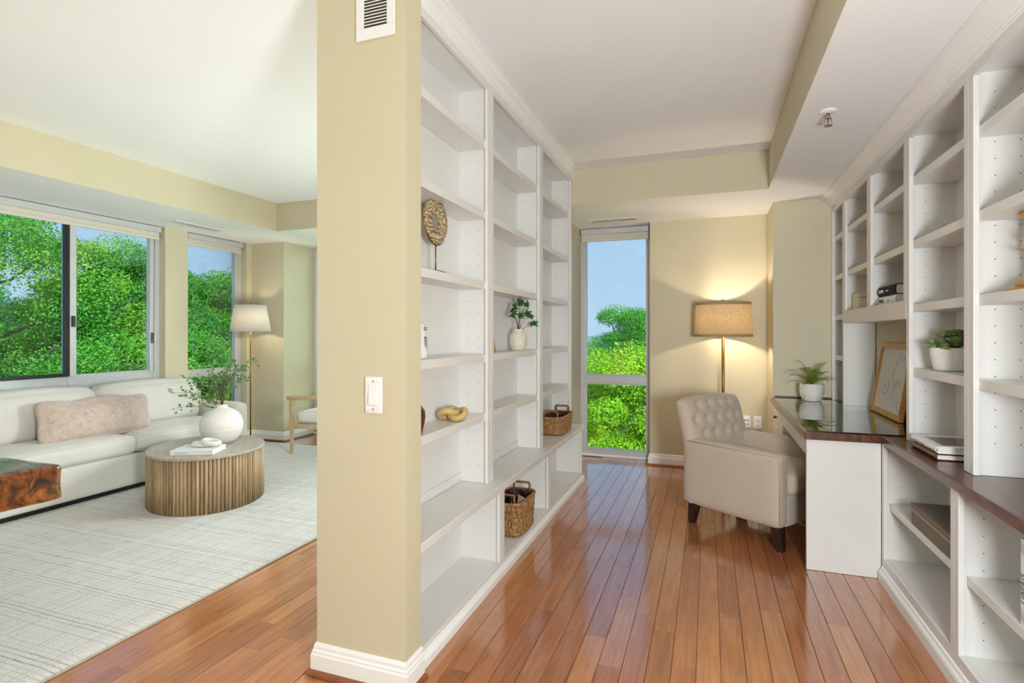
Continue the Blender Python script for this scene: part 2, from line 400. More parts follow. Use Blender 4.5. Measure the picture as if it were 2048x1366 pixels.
def wall(name, *boxes):
    m = MB()
    for b in boxes: m.box(*b)
    return struct(m.build(name, 'wall'))
wall('wall_right', (1.165, 1.35, -4, 5.15, 0, ZT))
wall('wall_rear', (-5.6, 1.35, -4.15, -4.0, 0, ZT))
wall('wall_back', (-.555, .53, 5.62, 5.95, 0, ZS))
wall('wall_back_corner', (.52, 1.35, 5.14, 5.95, 0, ZS))
wm = struct(MB().extr([(-1.435, 1.74), (-1.04, 1.74), (-1.04, 1.853), (-1.305, 1.853), (-1.305, 5.95), (-1.435, 5.95)], 'z', 0, ZT).build('wall_middle', 'wall'))
wall('wall_left', (-5.6, -5.375, -4, -3.5, 0, ZS), (-5.6, -5.375, 1.2, 1.6, 0, ZS), (-5.6, -5.375, 4.155, 4.42, 0, ZS))
wall('wall_left_corner', (-5.6, -5.375, 5.225, 5.95, 0, ZS), (-5.38, -4.875, 5.31, 5.95, 0, ZS))

def base_profile(h=.115, t=.017):
    return [(0, 0), (t, 0), (t, h * .62), (t * .8, h * .68), (t * .8, h * .74), (t * .55, h * .8), (t * .5, h * .9), (t * .2, h), (0, h)]
def baseboard(name, path):
    """path: floor points, the room is on the right of the walking direction; mitred corners"""
    n = len(path); ring = []
    offs = []
    for i in range(n):
        P = Vector(path[i]).to_2d(); ns = []
        if i > 0: d = (P - Vector(path[i - 1]).to_2d()).normalized(); ns.append(Vector((d.y, -d.x)))
        if i < n - 1: d = (Vector(path[i + 1]).to_2d() - P).normalized(); ns.append(Vector((d.y, -d.x)))
        if len(ns) == 2: b = (ns[0] + ns[1]); b = b / (b.dot(ns[0]))
        else: b = ns[0]
        offs.append(b)
    def sweep(prof, nm, mat, par):
        m = MB(); k = len(prof); vs = []
        for i in range(n):
            for (a, z) in prof: vs.append((path[i][0] + offs[i].x * a, path[i][1] + offs[i].y * a, z))
        fs = [(i * k + j, i * k + (j + 1) % k, (i + 1) * k + (j + 1) % k, (i + 1) * k + j) for i in range(n - 1) for j in range(k)]
        fs += [tuple(range(k)), tuple((n - 1) * k + j for j in range(k - 1, -1, -1))]
        m.add(vs, fs); return m.build(nm, mat, par, fix=True)
    b = struct(sweep([(a, z + .004) for a, z in base_profile()], name, 'trimw', None))
    t = .017; sh = [(t, .004), (t + .016, .004), (t + .0145, .011), (t + .010, .017), (t + .004, .0205), (t, .021)]
    sweep(sh, 'shoe_moulding', 'shoe', b)
baseboard('baseboard_middle', [(-1.435, 4.0), (-1.435, 1.74), (-1.04, 1.74), (-1.04, 1.853)])
baseboard('baseboard_back', [(.52, 5.14), (.52, 5.62), (-.555, 5.62), (-.555, 5.80)][::-1])
baseboard('baseboard_left', [(-4.875, 5.84), (-4.875, 5.31), (-5.375, 5.31), (-5.375, 5.225)][::-1])

# windows: plane along Y (at fixed X) or along X (at fixed Y)
def window(name, along, at, a0, a1, rails, mulls, gm='glass', fw=.05, head=.02):
    root = sempty(name, (at, (a0 + a1) / 2, 0) if along == 'y' else ((a0 + a1) / 2, at, 0))
    def bx(m, p0, p1, z0, z1, d=.045, off=0):
        if along == 'y': m.box(at - d + off, at + d + off, p0, p1, z0, z1)
        else: m.box(p0, p1, at - d - off, at + d - off, z0, z1)
        return m
    m = MB(); bx(m, a0, a0 + fw, 0, ZS); bx(m, a1 - fw, a1, 0, ZS); bx(m, a0 + fw, a1 - fw, ZS - head - fw, ZS); bx(m, a0 + fw, a1 - fw, 0, .075)
    m.build('frame', 'alu', root, bevel=.003)
    m2 = MB(); bx(m2, a0, a1, .004, .03, .06); m2.build('sill', 'trimw', root, bevel=.004)
    xs = [a0 + fw] + [q for mm in mulls for q in (mm - .02, mm + .02)] + [a1 - fw]
    for mm in mulls: bx(MB(), mm - .02, mm + .02, .075, ZS - head - fw).build('mullion', 'alu', root, bevel=.003)
    zs = [.075] + [q for r in rails for q in r] + [ZS - head - fw]
    for i in range(0, len(xs), 2):
        for r in rails: bx(MB(), xs[i], xs[i + 1], r[0], r[1], .04).build('transom', 'alu', root, bevel=.003)
        for j in range(0, len(zs), 2):
            # a bead inside each light, then the pane
            b = MB(); e = .012
            bx(b, xs[i], xs[i] + e, zs[j], zs[j + 1], .02); bx(b, xs[i + 1] - e, xs[i + 1], zs[j], zs[j + 1], .02)
            bx(b, xs[i] + e, xs[i + 1] - e, zs[j], zs[j] + e, .02); bx(b, xs[i] + e, xs[i + 1] - e, zs[j + 1] - e, zs[j + 1], .02)
            b.build('glazing_bead', 'alu', root)
            bx(MB(), xs[i] + e, xs[i + 1] - e, zs[j] + e, zs[j + 1] - e, .003).build('pane', gm, root)
    return root, bx
w1, bx1 = window('window_1', 'y', -5.505, 1.6, 4.155, [(.80, .93)], [2.42, 3.30])
# the sliding sash: black inner frame, wide pale stile, latch
m = MB()
for p in ((3.245, 3.275, .93, 2.37), (2.45, 2.48, .93, 2.37), (2.48, 3.245, .93, .96), (2.48, 3.245, 2.34, 2.37)): bx1(m, *p, .02, .05)
m.build('black_sash', 'black', w1, bevel=.002)
bx1(MB(), 3.283, 3.335, .93, 2.37, .028, .045).build('sash_stile', 'alu', w1, bevel=.003)
bx1(MB(), 4.045, 4.085, .93, 2.37, .028, .03).build('sash_stile', 'alu', w1, bevel=.003)
bx1(MB(), 3.29, 3.315, 1.38, 1.48, .012, .085).build('latch', 'knob', w1, bevel=.003)
bx1(MB(), 4.05, 4.07, 1.22, 1.33, .012, .065).build('latch', 'knob', w1, bevel=.003)
w2_, bx2 = window('window_2', 'y', -5.505, 4.42, 5.225, [(.83, .90)], [])
bx2(MB(), 5.125, 5.16, .90, 2.37, .028, .03).build('sash_stile', 'alu', w2_, bevel=.003)
w3, bx3 = window('window_3', 'x', 5.86, -1.305, -.555, [(.785, .872)], [])
window('window_4', 'x', 5.87, -4.875, -1.435, [(.785, .872)], [-4.02, -3.16, -2.30], 'glassc')
window('added_window', 'y', -5.505, -3.5, 1.2, [(.80, .87)], [-2.3, -1.15, .05], 'glassc')  # unseen window, added to let more daylight into the rooms

def blind(along, at, a0, a1, label):
    c = (at, (a0 + a1) / 2, 2.35) if along == 'y' else ((a0 + a1) / 2, at, 2.35)
    t = thing('roller_blind', c, label, 'blind')
    sg = 1 if along == 'y' else -1
    def bx(p0, p1, z0, z1, d0, d1):
        m = MB()
        if along == 'y': m.box(at + d0, at + d1, p0, p1, z0, z1)
        else: m.box(p0, p1, at - d1, at - d0, z0, z1)
        return m
    bx(a0 + .012, a1 - .012, 2.375, 2.432, .0, .062).build('headrail', 'alu', t, bevel=.004)
    bx(a0 + .014, a1 - .014, 2.33, 2.375, .02, .026).build('rolled_fabric', 'blind', t)
    bx(a0 + .014, a1 - .014, 2.30, 2.332, .012, .036).build('bottom_rail', 'blind', t, bevel=.005)
blind('y', -5.455, 1.65, 4.14, 'cream roller blind drawn up above the wide sliding window')
blind('y', -5.455, 4.43, 5.21, 'cream roller blind above the narrow window behind the white lamp')
blind('x', 5.81, -1.30, -.565, 'cream roller blind at the head of the tall study window')

# ---------------------------------------------------------------- built-in bookcases
def bookcase(xf, xb, y0, y1, z0, zo, zc, shelves, label, group, bottom=None, ends=(True, True), holes=None, name='bookcase_unit'):
    """xf: face plane, xb: back plane; z0 bottom, zo top of opening, zc top of header"""
    s = 1 if xb > xf else -1               # direction from face to back
    t = thing(name, ((xf + xb) / 2, (y0 + y1) / 2, z0), label, 'bookcase', group)
    sw, ft, pi = .042, .02, .026
    g = .0012
    for a, b in ((y0 + g, y0 + sw), (y1 - sw, y1 - g)):
        m = MB(); m.box(xf, xf + s * ft, a, b, bottom or z0, zo); m.build('stile', 'white', t, bevel=.002)
    MB().box(xf, xf + s * ft, y0 + g, y1 - g, zo, zc).build('header_rail', 'white', t, bevel=.002)
    for a, b in ((y0 + g, y0 + pi), (y1 - pi, y1 - g)):
        MB().box(xf + s * ft, xb - s * .006, a, b, bottom or z0, zc).build('side_panel', 'white', t)
    MB().box(xb - s * .006, xb, y0 + g, y1 - g, z0, zc).build('back_panel', 'white', t)
    MB().box(xf + s * ft, xb - s * .006, y0 + pi, y1 - pi, zo + .012, zo + .03).build('top_panel', 'white', t)
    if bottom: MB().box(xf - s * .001, xb - s * .006, y0, y1, z0, bottom).build('bottom_board', 'white', t)
    else: MB().box(xb - s * .016, xb - s * .006, y0 + pi, y1 - pi, z0, z0 + .045).build('back_skirting', 'white', t, bevel=.003)
    for z in shelves:
        MB().box(xf + s * .017, xb - s * .008, y0 + pi + .003, y1 - pi - .003, z - .040, z).build('shelf', 'white', t, bevel=.002)
    if holes:
        m = MB(); D = abs(xb - xf)
        for yy, dr in ((y0 + pi, 1), (y1 - pi, -1)):
            for fx in (.36, .74):
                cx = xf + s * D * fx; z = holes[0]
                while z < holes[1]:
                    if not any(q - .05 < z < q + .01 for q in shelves):
                        vs = [(cx + .0024 * math.cos(k * math.pi / 3), yy + dr * .0005, z + .0024 * math.sin(k * math.pi / 3)) for k in range(6)]
                        m.add(vs, [(0, 1, 2, 3, 4, 5) if dr < 0 else (5, 4, 3, 2, 1, 0)])
                    z += .064
        h = m.build('pin_holes', 'hole', t); h['kind'] = 'stuff'
    return t
LX, LB = -1.12, -1.30
sl = [.887, 1.207, 1.60, 1.98, 2.363]
for (a, b, lab) in ((1.856, 2.767, 'white built-in bookcase bay with agate disc and knot, nearest beige pillar'),
                    (2.767, 3.724, 'middle white bookcase bay holding leafy plant in cream vase'),
                    (3.724, 4.644, 'farthest white bookcase bay above the small basket, by tall window')):
    bookcase(LX, LB, a, b, .506, 2.64, 2.705, sl, lab, 'upper bays of the left bookcase', holes=(.60, 2.62))
t = MB().box(-1.302, -1.045, 1.856, 4.83, .466, .505).build('bookcase_counter', 'white', bevel=.004)
tag(t, 'long low white ledge running under the left bookcase bays', 'counter')
def base_unit(xf, xb, y0, y1, ztop, zfl, label, group, shelves=(), holes=None):
    s = 1 if xb > xf else -1
    t = thing('base_cabinet', ((xf + xb) / 2, (y0 + y1) / 2, 0), label, 'cabinet', group)
    sw, ft, pi, g = .036, .02, .024, .0012
    for a, b in ((y0 + g, y0 + sw), (y1 - sw, y1 - g)): MB().box(xf, xf + s * ft, a, b, zfl, ztop).build('stile', 'white', t, bevel=.002)
    for a, b in ((y0 + g, y0 + pi), (y1 - pi, y1 - g)): MB().box(xf + s * ft, xb - s * .006, a, b, 0.004, ztop).build('side_panel', 'white', t)
    MB().box(xb - s * .006, xb, y0 + g, y1 - g, .004, ztop).build('back_panel', 'white', t)
    MB().box(xf + s * ft, xb - s * .006, y0 + pi, y1 - pi, zfl - .02, zfl).build('floor_panel', 'white', t)
    MB().box(xf, xf + s * ft, y0 + g, y1 - g, .004, zfl).build('base_rail', 'white', t, bevel=.002)
    for z in shelves: MB().box(xf + s * .03, xb - s * .008, y0 + pi + .003, y1 - pi - .003, z - .036, z).build('shelf', 'white', t, bevel=.002)
    if holes:
        m = MB(); D = abs(xb - xf)
        for yy, dr in ((y0 + pi, 1), (y1 - pi, -1)):
            for fx in (.28, .8):
                cx = xf + s * D * fx; z = holes[0]
                while z < holes[1]:
                    if not any(q - .05 < z < q + .01 for q in shelves):
                        m.add([(cx + .0024 * math.cos(k * math.pi / 3), yy + dr * .0005, z + .0024 * math.sin(k * math.pi / 3)) for k in range(6)], [(0, 1, 2, 3, 4, 5) if dr < 0 else (5, 4, 3, 2, 1, 0)])
                    z += .064
        m.build('pin_holes', 'hole', t)['kind'] = 'stuff'
    return t
for (a, b, lab) in ((1.856, 2.79, 'empty low open cabinet beside the beige pillar, under the ledge'),
                    (2.79, 3.74, 'low open cabinet holding the large woven basket'),
                    (3.74, 4.80, 'empty low open cabinet nearest the tall study window')):
    base_unit(-1.062, -1.30, a, b, .4655, .078, lab, 'low cabinets under the left ledge')
# base moulding and crown of the left bookcase
struct(MB().extr([(-1.0615, .004), (-1.044, .004), (-1.044, .034), (-1.048, .042), (-1.054, .048), (-1.058, .056), (-1.0615, .058)], 'y', 1.875, 4.815).build('trim_1', 'trimw', fix=True))
def crown(name, xf, s, z0, z1, proj, y0, y1):
    H = z1 - z0; q = [(0, -.018), (.008, -.018), (.008, -.010), (.013, -.008), (.013, 0), (.018, .05 * H), (.018 + .25 * (proj - .03), .30 * H), (.018 + .6 * (proj - .03), .48 * H), (proj - .014, .78 * H), (proj - .006, .80 * H), (proj - .006, .90 * H), (proj, .92 * H), (proj, H), (0, H)]
    poly = [(xf + s * a, z0 + b) for a, b in q]
    return struct(MB().extr(poly, 'y', y0, y1).build(name, 'trimw', fix=True))
crown('trim_2', LX, 1, 2.69, ZT - .001, .075, 1.856, 4.644)

RX, RB = .955, 1.16
sr = [1.146, 1.468, 1.79, 2.112]
TOPZ = .775
for (a, b, lab) in ((1.885, 2.607, 'nearest white bookcase bay with gold ornament at right edge'),
                    (2.607, 3.32, 'white bookcase bay with the ribbed pot of succulents'),
                    (4.70, 5.138, 'narrowest white bookcase bay in the corner behind the fern')):
    bookcase(RX, RB, a, b, TOPZ + .001, 2.31, 2.385, sr, lab, 'bays of the right bookcase', holes=(.90, 2.30))
for (a, b, lab) in ((3.32, 4.02, 'white shelf bay above desk holding black and white books'),
                    (4.02, 4.70, 'white shelf bay above desk holding the cream box')):
    bookcase(RX, RB, a, b, 1.395, 2.31, 2.385, sr[2:], lab, 'bays of the right bookcase', bottom=1.49, holes=(1.56, 2.30))
crown('trim_3', RX, -1, 2.375, ZS - .001, .086, 1.885, 5.138)
# worktop, L-shaped
o = MB().extr([(.50, 3.392), (.862, 3.392), (.862, 1.30), (1.162, 1.30), (1.162, 5.137), (.50, 5.137)], 'z', .733, TOPZ).build('worktop', 'darkwood', bevel=.004, fix=True)
tag(o, 'dark walnut worktop running along right bookcase and over desk', 'worktop')
o = MB().box(.53, 1.16, 5.125, 5.138, TOPZ + .001, .79).build('backsplash_strip', 'darkwood', bevel=.002)
tag(o, 'thin dark wood strip where worktop meets the beige corner', 'trim')
for (a, b, lab) in ((2.50, 3.417, 'low open cabinet under walnut worktop holding grey linen box'),
                    (1.60, 2.50, 'low open cabinet under walnut worktop at right photo edge')):
    base_unit(.872, 1.16, a, b, .7325, .125, lab, 'low cabinets under the right worktop', (.422,), (.19, .70))
struct(MB().extr([(.8718, .004), (.852, .004), (.852, .05), (.856, .06), (.862, .066), (.866, .078), (.8718, .082)], 'y', 1.60, 3.40).build('trim_4', 'trimw', fix=True))
# desk
d = thing('desk', (.70, 4.2, 0), 'white built-in desk with drawer pedestal under glass-covered walnut top', 'desk')
MB().box(.514, .871, 3.418, 3.448, .004, .7325).build('end_panel', 'white', d, bevel=.003)
MB().box(.515, .545, 3.449, 4.46, .640, .7325).build('apron', 'white', d, bevel=.003)
MB().box(.535, 1.155, 4.462, 5.135, .08, .7325).build('pedestal', 'white', d, bevel=.003)
for z0, z1 in ((.585, .722), (.345, .575), (.10, .335)):
    dr = MB().box(.517, .534, 4.49, 5.11, z0, z1).build('drawer', 'white', d, bevel=.004)
    kn = MB(); pr = [(.004, 0), (.005, .010), (.012, .016), (.014, .022), (.010, .028), (.001, .030)]
    vs = MB().lathe(pr, 14); kn.add([(-z + .517, x + 4.80, y + (z0 + z1) / 2) for x, y, z in vs.v], vs.f); kn.build('knob', 'knob', dr, True, fix=True)
o = MB().extr([(.515, 3.405), (1.158, 3.405), (1.158, 4.655), (.95, 4.655), (.95, 5.0), (.515, 5.0)], 'z', TOPZ + .0005, TOPZ + .0075).build('desk_glass', 'tglass', fix=True)
tag(o, 'greenish glass sheet lying on the walnut desk top', 'glass top')

# ---------------------------------------------------------------- small fixtures
def grille(root, mb_slot, n, fn):
    for i in range(n): fn(i)
v = thing('wall_vent', (-1.165, 1.737, 2.56), 'white louvred vent high on the beige pillar', 'vent')
m = MB(); x0, x1, z0, z1, y = -1.25, -1.082, 2.418, 2.715, 1.739
m.box(x0, x1, y - .008, y, z0, z0 + .045); m.box(x0, x1, y - .008, y, z1 - .045, z1); m.box(x0, x0 + .034, y - .008, y, z0 + .045, z1 - .045); m.box(x1 - .034, x1, y - .008, y, z0 + .045, z1 - .045)
m.build('frame', 'plastic', v, bevel=.003)
MB().box(x0 + .034, x1 - .034, y - .0015, y, z0 + .045, z1 - .045).build('backing', 'slot', v)
sl0 = None
for i in range(17):
    z = z0 + .052 + i * .0118
    q = MB().add([(x0 + .034, y - .007, z), (x1 - .034, y - .007, z), (x1 - .034, y - .002, z + .0055), (x0 + .034, y - .002, z + .0055), (x0 + .034, y - .007, z + .0035), (x1 - .034, y - .007, z + .0035), (x1 - .034, y - .002, z + .0085), (x0 + .034, y - .002, z + .0085)], [(0, 3, 2, 1), (4, 5, 6, 7), (0, 1, 5, 4), (2, 3, 7, 6), (1, 2, 6, 5), (3, 0, 4, 7)])
    if sl0 is None: sl0 = q.build('louvre', 'plastic', v)
    else: c = copy_part(sl0, v); c.location.z = i * .0118
def ceil_vent(cx, cy, lx, ly, label):
    t = thing('ceiling_vent', (cx, cy, ZS), label, 'vent'); m = MB(); z = ZS; b = .022
    for q in ((-lx / 2, lx / 2, -ly / 2, -ly / 2 + b), (-lx / 2, lx / 2, ly / 2 - b, ly / 2), (-lx / 2, -lx / 2 + b, -ly / 2 + b, ly / 2 - b), (lx / 2 - b, lx / 2, -ly / 2 + b, ly / 2 - b)):
        m.box(cx + q[0], cx + q[1], cy + q[2], cy + q[3], z - .008, z - .0005)
    m.build('frame', 'plastic', t, bevel=.002)
    MB().box(cx - lx / 2 + b, cx + lx / 2 - b, cy - ly / 2 + b, cy + ly / 2 - b, z - .002, z - .0005).build('backing', 'slot', t)
    n = 22; f = None; long_x = lx > ly; L = (lx if long_x else ly) - 2 * b
    for i in range(n):
        if f is None:
            f = (MB().box(cx - lx / 2 + b + .004, cx - lx / 2 + b + .014, cy - ly / 2 + b, cy + ly / 2 - b, z - .007, z - .002) if long_x else MB().box(cx - lx / 2 + b, cx + lx / 2 - b, cy - ly / 2 + b + .004, cy - ly / 2 + b + .014, z - .007, z - .002)).build('louvre', 'plastic', t)
        else:
            c = copy_part(f, t)
            if long_x: c.location.x = i * L / n
            else: c.location.y = i * L / n
ceil_vent(-.88, 5.40, .47, .17, 'white air vent in the lowered ceiling above study window')
ceil_vent(-5.02, 4.22, .17, .58, 'white air vent in the lowered ceiling above the sofa')
sp = thing('sprinkler', (.566, 3.12, ZS), 'small chrome fire sprinkler on the lowered ceiling near right bookcase', 'sprinkler')
MB().lathe([(.042, 0), (.042, -.004), (.030, -.010), (.012, -.012)], 24, (.566, 3.12, ZS - .0005)).build('escutcheon', 'plastic', sp, True, fix=True)
MB().lathe([(.009, -.008), (.009, -.03), (.012, -.032), (.012, -.038)], 12, (.566, 3.12, ZS)).build('body', 'chrome', sp, True, fix=True)
MB().tube([(.578, 3.12, ZS - .034), (.580, 3.12, ZS - .055), (.568, 3.12, ZS - .072)], .003, 6).tube([(.554, 3.12, ZS - .034), (.552, 3.12, ZS - .055), (.564, 3.12, ZS - .072)], .003, 6).build('frame_arms', 'chrome', sp, True)
MB().lathe([(.002, -.070), (.020, -.072), (.020, -.076), (.002, -.076)], 16, (.566, 3.12, ZS)).build('deflector', 'chrome', sp, True, fix=True)
MB().tube([(.566, 3.12, ZS - .038), (.566, 3.12, ZS - .068)], .003, 6).build('bulb', 'redbrown', sp, True)
sw_ = thing('light_switch', (-1.173, 1.739, 1.09), 'white rocker light switch on the front of the beige pillar', 'light switch')
MB().rbox((-1.173, 1.735, 1.09), (.075, .0075, .138), .004, 6).build('plate', 'plastic', sw_, True)
MB().box(-1.192, -1.154, 1.7295, 1.732, 1.05, 1.13).build('rocker_frame', 'plastic', sw_, bevel=.001)
MB().add([(-1.189, 1.7295, 1.054), (-1.157, 1.7295, 1.054), (-1.157, 1.7295, 1.126), (-1.189, 1.7295, 1.126), (-1.189, 1.722, 1.056), (-1.157, 1.722, 1.056), (-1.157, 1.7275, 1.126), (-1.189, 1.7275, 1.126)], [(0, 1, 2, 3), (4, 7, 6, 5), (0, 4, 5, 1), (2, 6, 7, 3), (1, 5, 6, 2), (0, 3, 7, 4)]).build('rocker', 'plastic', sw_, fix=True)
for z in (1.038, 1.142): MB().rbox((-1.173, 1.7305, z), (.007, .003, .007), .0015, 3).build('screw', 'chrome', sw_, True)
for (x, kind, lab) in ((.338, 0, 'white jack plate with four ports on back wall behind chair'), (.436, 1, 'white duplex power outlet on back wall beside the desk drawers')):
    t = thing('wall_outlet', (x, 5.618, .48), lab, 'outlet')
    MB().rbox((x, 5.6155, .48), (.075, .007, .12), .003, 4).build('plate', 'plastic', t, True)
    if kind:
        for z in (.46, .50):
            f = MB().rbox((x, 5.6115, z), (.034, .004, .028), .002, 4).build('receptacle', 'plastic', t, True)
            for dx in (-.006, .006): MB().box(x + dx - .001, x + dx + .001, 5.609, 5.6098, z - .004, z + .007).build('slot', 'slot', f)
    else:
        for dx in (-.013, .013):
            for z in (.462, .498): MB().box(x + dx - .006, x + dx + .006, 5.6105, 5.6125, z - .006, z + .006).build('port', 'slot', t)

# ---------------------------------------------------------------- living room
rg = thing('area_rug', (-3.78, 3.0, .003), 'large off-white rug with thin grey woven grid under the sofa', 'rug')
def rugmesh():
    nx, ny = 40, 60; X0, X1, Y0, Y1 = -5.2, -2.36, .80, 5.2; vs = []; fs = []; r2 = random.Random(3)
    for j in range(ny + 1):
        for i in range(nx + 1):
            x = X0 + (X1 - X0) * i / nx; y = Y0 + (Y1 - Y0) * j / ny
            if i in (0, nx): x += r2.uniform(-.004, .004)
            if j in (0, ny): y += r2.uniform(-.004, .004)
            e = min(i, j, nx - i, ny - j); vs.append((x, y, .0155 if e > 0 else .012))
    for j in range(ny):
        for i in range(nx): a = j * (nx + 1) + i; fs.append((a, a + 1, a + nx + 2, a + nx + 1))
    rim = [i for i in range(nx + 1)] + [(j + 1) * (nx + 1) - 1 for j in range(1, ny + 1)] + [ny * (nx + 1) + i for i in range(nx - 1, -1, -1)] + [j * (nx + 1) for j in range(ny - 1, 0, -1)]
    b = len(vs); vs += [(vs[k][0], vs[k][1], .004) for k in rim]; n = len(rim)
    fs += [(rim[(k + 1) % n], rim[k], b + k, b + (k + 1) % n) for k in range(n)]
    return MB().add(vs, fs), [vs[k] for k in rim]
rm, rim = rugmesh(); rm.build('pile', 'rug', rg, True)
MB().loop([(x, y, .0085) for x, y, z in rim[::2]], .0055, 6).build('bound_edge', 'rugedge', rg, True)

so = thing('sofa', (-4.93, 3.24, .016), 'long pale linen sofa with two loose back cushions under the windows', 'sofa')
MB().box(-5.27, -4.56, 2.10, 4.38, .017, .055).build('plinth', 'black', so)
MB().rbox((-4.91, 3.24, .185), (.78, 2.36, .265), .02, 8).build('base', 'sofa', so, True)
MB().rbox((-5.235, 3.24, .44), (.17, 2.36, .60), .05, 8).build('back_frame', 'sofa', so, True)
for yc in (4.335, 2.145): MB().rbox((-4.93, yc, .330), (.84, .17, .555), .05, 8, (0, .006, .008)).build('arm', 'sofa', so, True)
for yc in (3.742, 2.738):
    c = MB().rbox((-4.83, yc, .392), (.66, 1.0, .155), .045, 12, (.012, .0, .026)).build('seat_cushion', 'sofa', so, True)
    y0, y1 = yc - .5, yc + .5
    MB().loop([(-4.507, y, .452) for y in np.linspace(y0 + .03, y1 - .03, 12)] + [(-5.14, y, .452) for y in np.linspace(y1 - .03, y0 + .03, 12)], .004, 6).build('piping', 'sofa', c, True)
def lean(p):
    return (p.x - .16 * p.z + .012 * math.sin(p.y * 9) * abs(p.z), p.y, p.z + .012 * math.cos(p.y * 3.2))
for yc in (3.728, 2.742): MB().rbox((-5.045, yc, .655), (.20, .98, .40), .075, 12, (.05, .015, .015), lean).build('back_cushion', 'sofa', so, True)
def pil(p):
    k = 1 - .16 * abs(p.y / .46) ** 3
    return (p.x * (1 - .55 * abs(p.y / .46) ** 4) - .30 * p.z, p.y * (1 - .05 * (1 - min(1, abs(p.z) / .15) ** 2)) + .008 * math.sin(p.z * 20), p.z * (1 + .12 * abs(p.y / .46) ** 6) + .012 * math.sin(p.y * 14) * (p.z > 0))
pw = thing('lumbar_pillow', (-4.77, 3.09, .47), 'long mottled taupe lumbar pillow lying on the pale sofa', 'pillow')
o = MB().rbox((0, 0, .155), (.15, .92, .30), .07, 14, (.035, 0, .012), pil).build('cover', 'pillow', pw, True, local=True)
pw.rotation_euler.z = R(2)

# fluted oval coffee table
TX, TY, TA, TB, TR_ = -3.755, 3.262, .488, .415, R(-42)
ct = thing('coffee_table', (TX, TY, .016), 'oval coffee table with fluted wood slat sides and grey-beige top', 'table', rz=TR_)
TZ = .412
def ell(a, b, n=96): return [(a * math.cos(2 * math.pi * k / n), b * math.sin(2 * math.pi * k / n)) for k in range(n)]
MB().extr(ell(TA, TB), 'z', TZ - .020, TZ).build('table_top', 'slattop', ct, bevel=.004, local=True, fix=True)
MB().extr(ell(TA - .028, TB - .028), 'z', 0.001, TZ - .021).build('core', 'chairleg', ct, local=True, fix=True)
hr = .0128
sp_ = MB().extr([(hr * math.cos(R(a)), hr * math.sin(R(a))) for a in range(0, 360, 30)], 'z', 0.001, TZ - .021)
s0 = None; fine = ell(TA - .016, TB - .016, 2000); per = [0]
for k in range(2000): per.append(per[-1] + math.dist(fine[k], fine[(k + 1) % 2000]))
NS = 104; k = 0
for i in range(NS):
    tgt = per[-1] * i / NS
    while per[k + 1] < tgt: k += 1
    if s0 is None: s0 = sp_.build('slat', 'slat', ct, True, local=True); c = s0
    else: c = copy_part(s0, ct)
    c.location = (fine[k][0], fine[k][1], 0); c.rotation_euler.z = i * 2.39
TT = .016 + TZ
va = thing('round_vase', (-3.75, 3.39, TT + .001), 'round matte white vase on the coffee table', 'vase')
pr = [(.06, 0), (.085, .004), (.118, .03), (.145, .07), (.160, .12), (.161, .16), (.150, .20), (.125, .24), (.09, .268), (.055, .283), (.043, .292), (.043, .306), (.047, .312), (.041, .313), (.036, .306), (.036, .288), (.03, .28)]
pr2 = []
for i in range(len(pr) - 1):
    for q in range(4): f = q / 4; pr2.append((pr[i][0] * (1 - f) + pr[i + 1][0] * f, pr[i][1] * (1 - f) + pr[i + 1][1] * f))
pr2.append(pr[-1])
MB().lathe([(r + .0012 * math.sin(z * 420), z) for r, z in pr2], 48).build('body', 'clay_w', va, True, local=True, fix=True)
def leaf(mb, p, d, L, w, up, fold=.25, n=3):
    """a small folded leaf: base p, direction d"""
    d = d.normalized(); sd = d.cross(up)
    if sd.length < 1e-3: sd = d.orthogonal()
    sd.normalize(); nn = sd.cross(d); a = p + d * L * .35; b = p + d * L * .75; c = p + d * L
    mb.add([p, a + sd * w / 2 + nn * w * fold, a, a - sd * w / 2 + nn * w * fold, b + sd * w * .4 + nn * w * fold * .8, b, b - sd * w * .4 + nn * w * fold * .8, c],
           [(0, 2, 1), (0, 3, 2), (1, 2, 5, 4), (2, 3, 6, 5), (4, 5, 7), (5, 6, 7)])
def rv(r): return Vector((r.uniform(-1, 1), r.uniform(-1, 1), r.uniform(-1, 1)))
br = thing('leafy_branches', (-3.75, 3.39, TT + .24), 'airy green leafy branches standing in the round white vase', 'branches')
r3 = random.Random(11)
cr = Vector((math.cos(TH), math.sin(TH), 0)); cf = Vector((-math.sin(TH), math.cos(TH), 0))
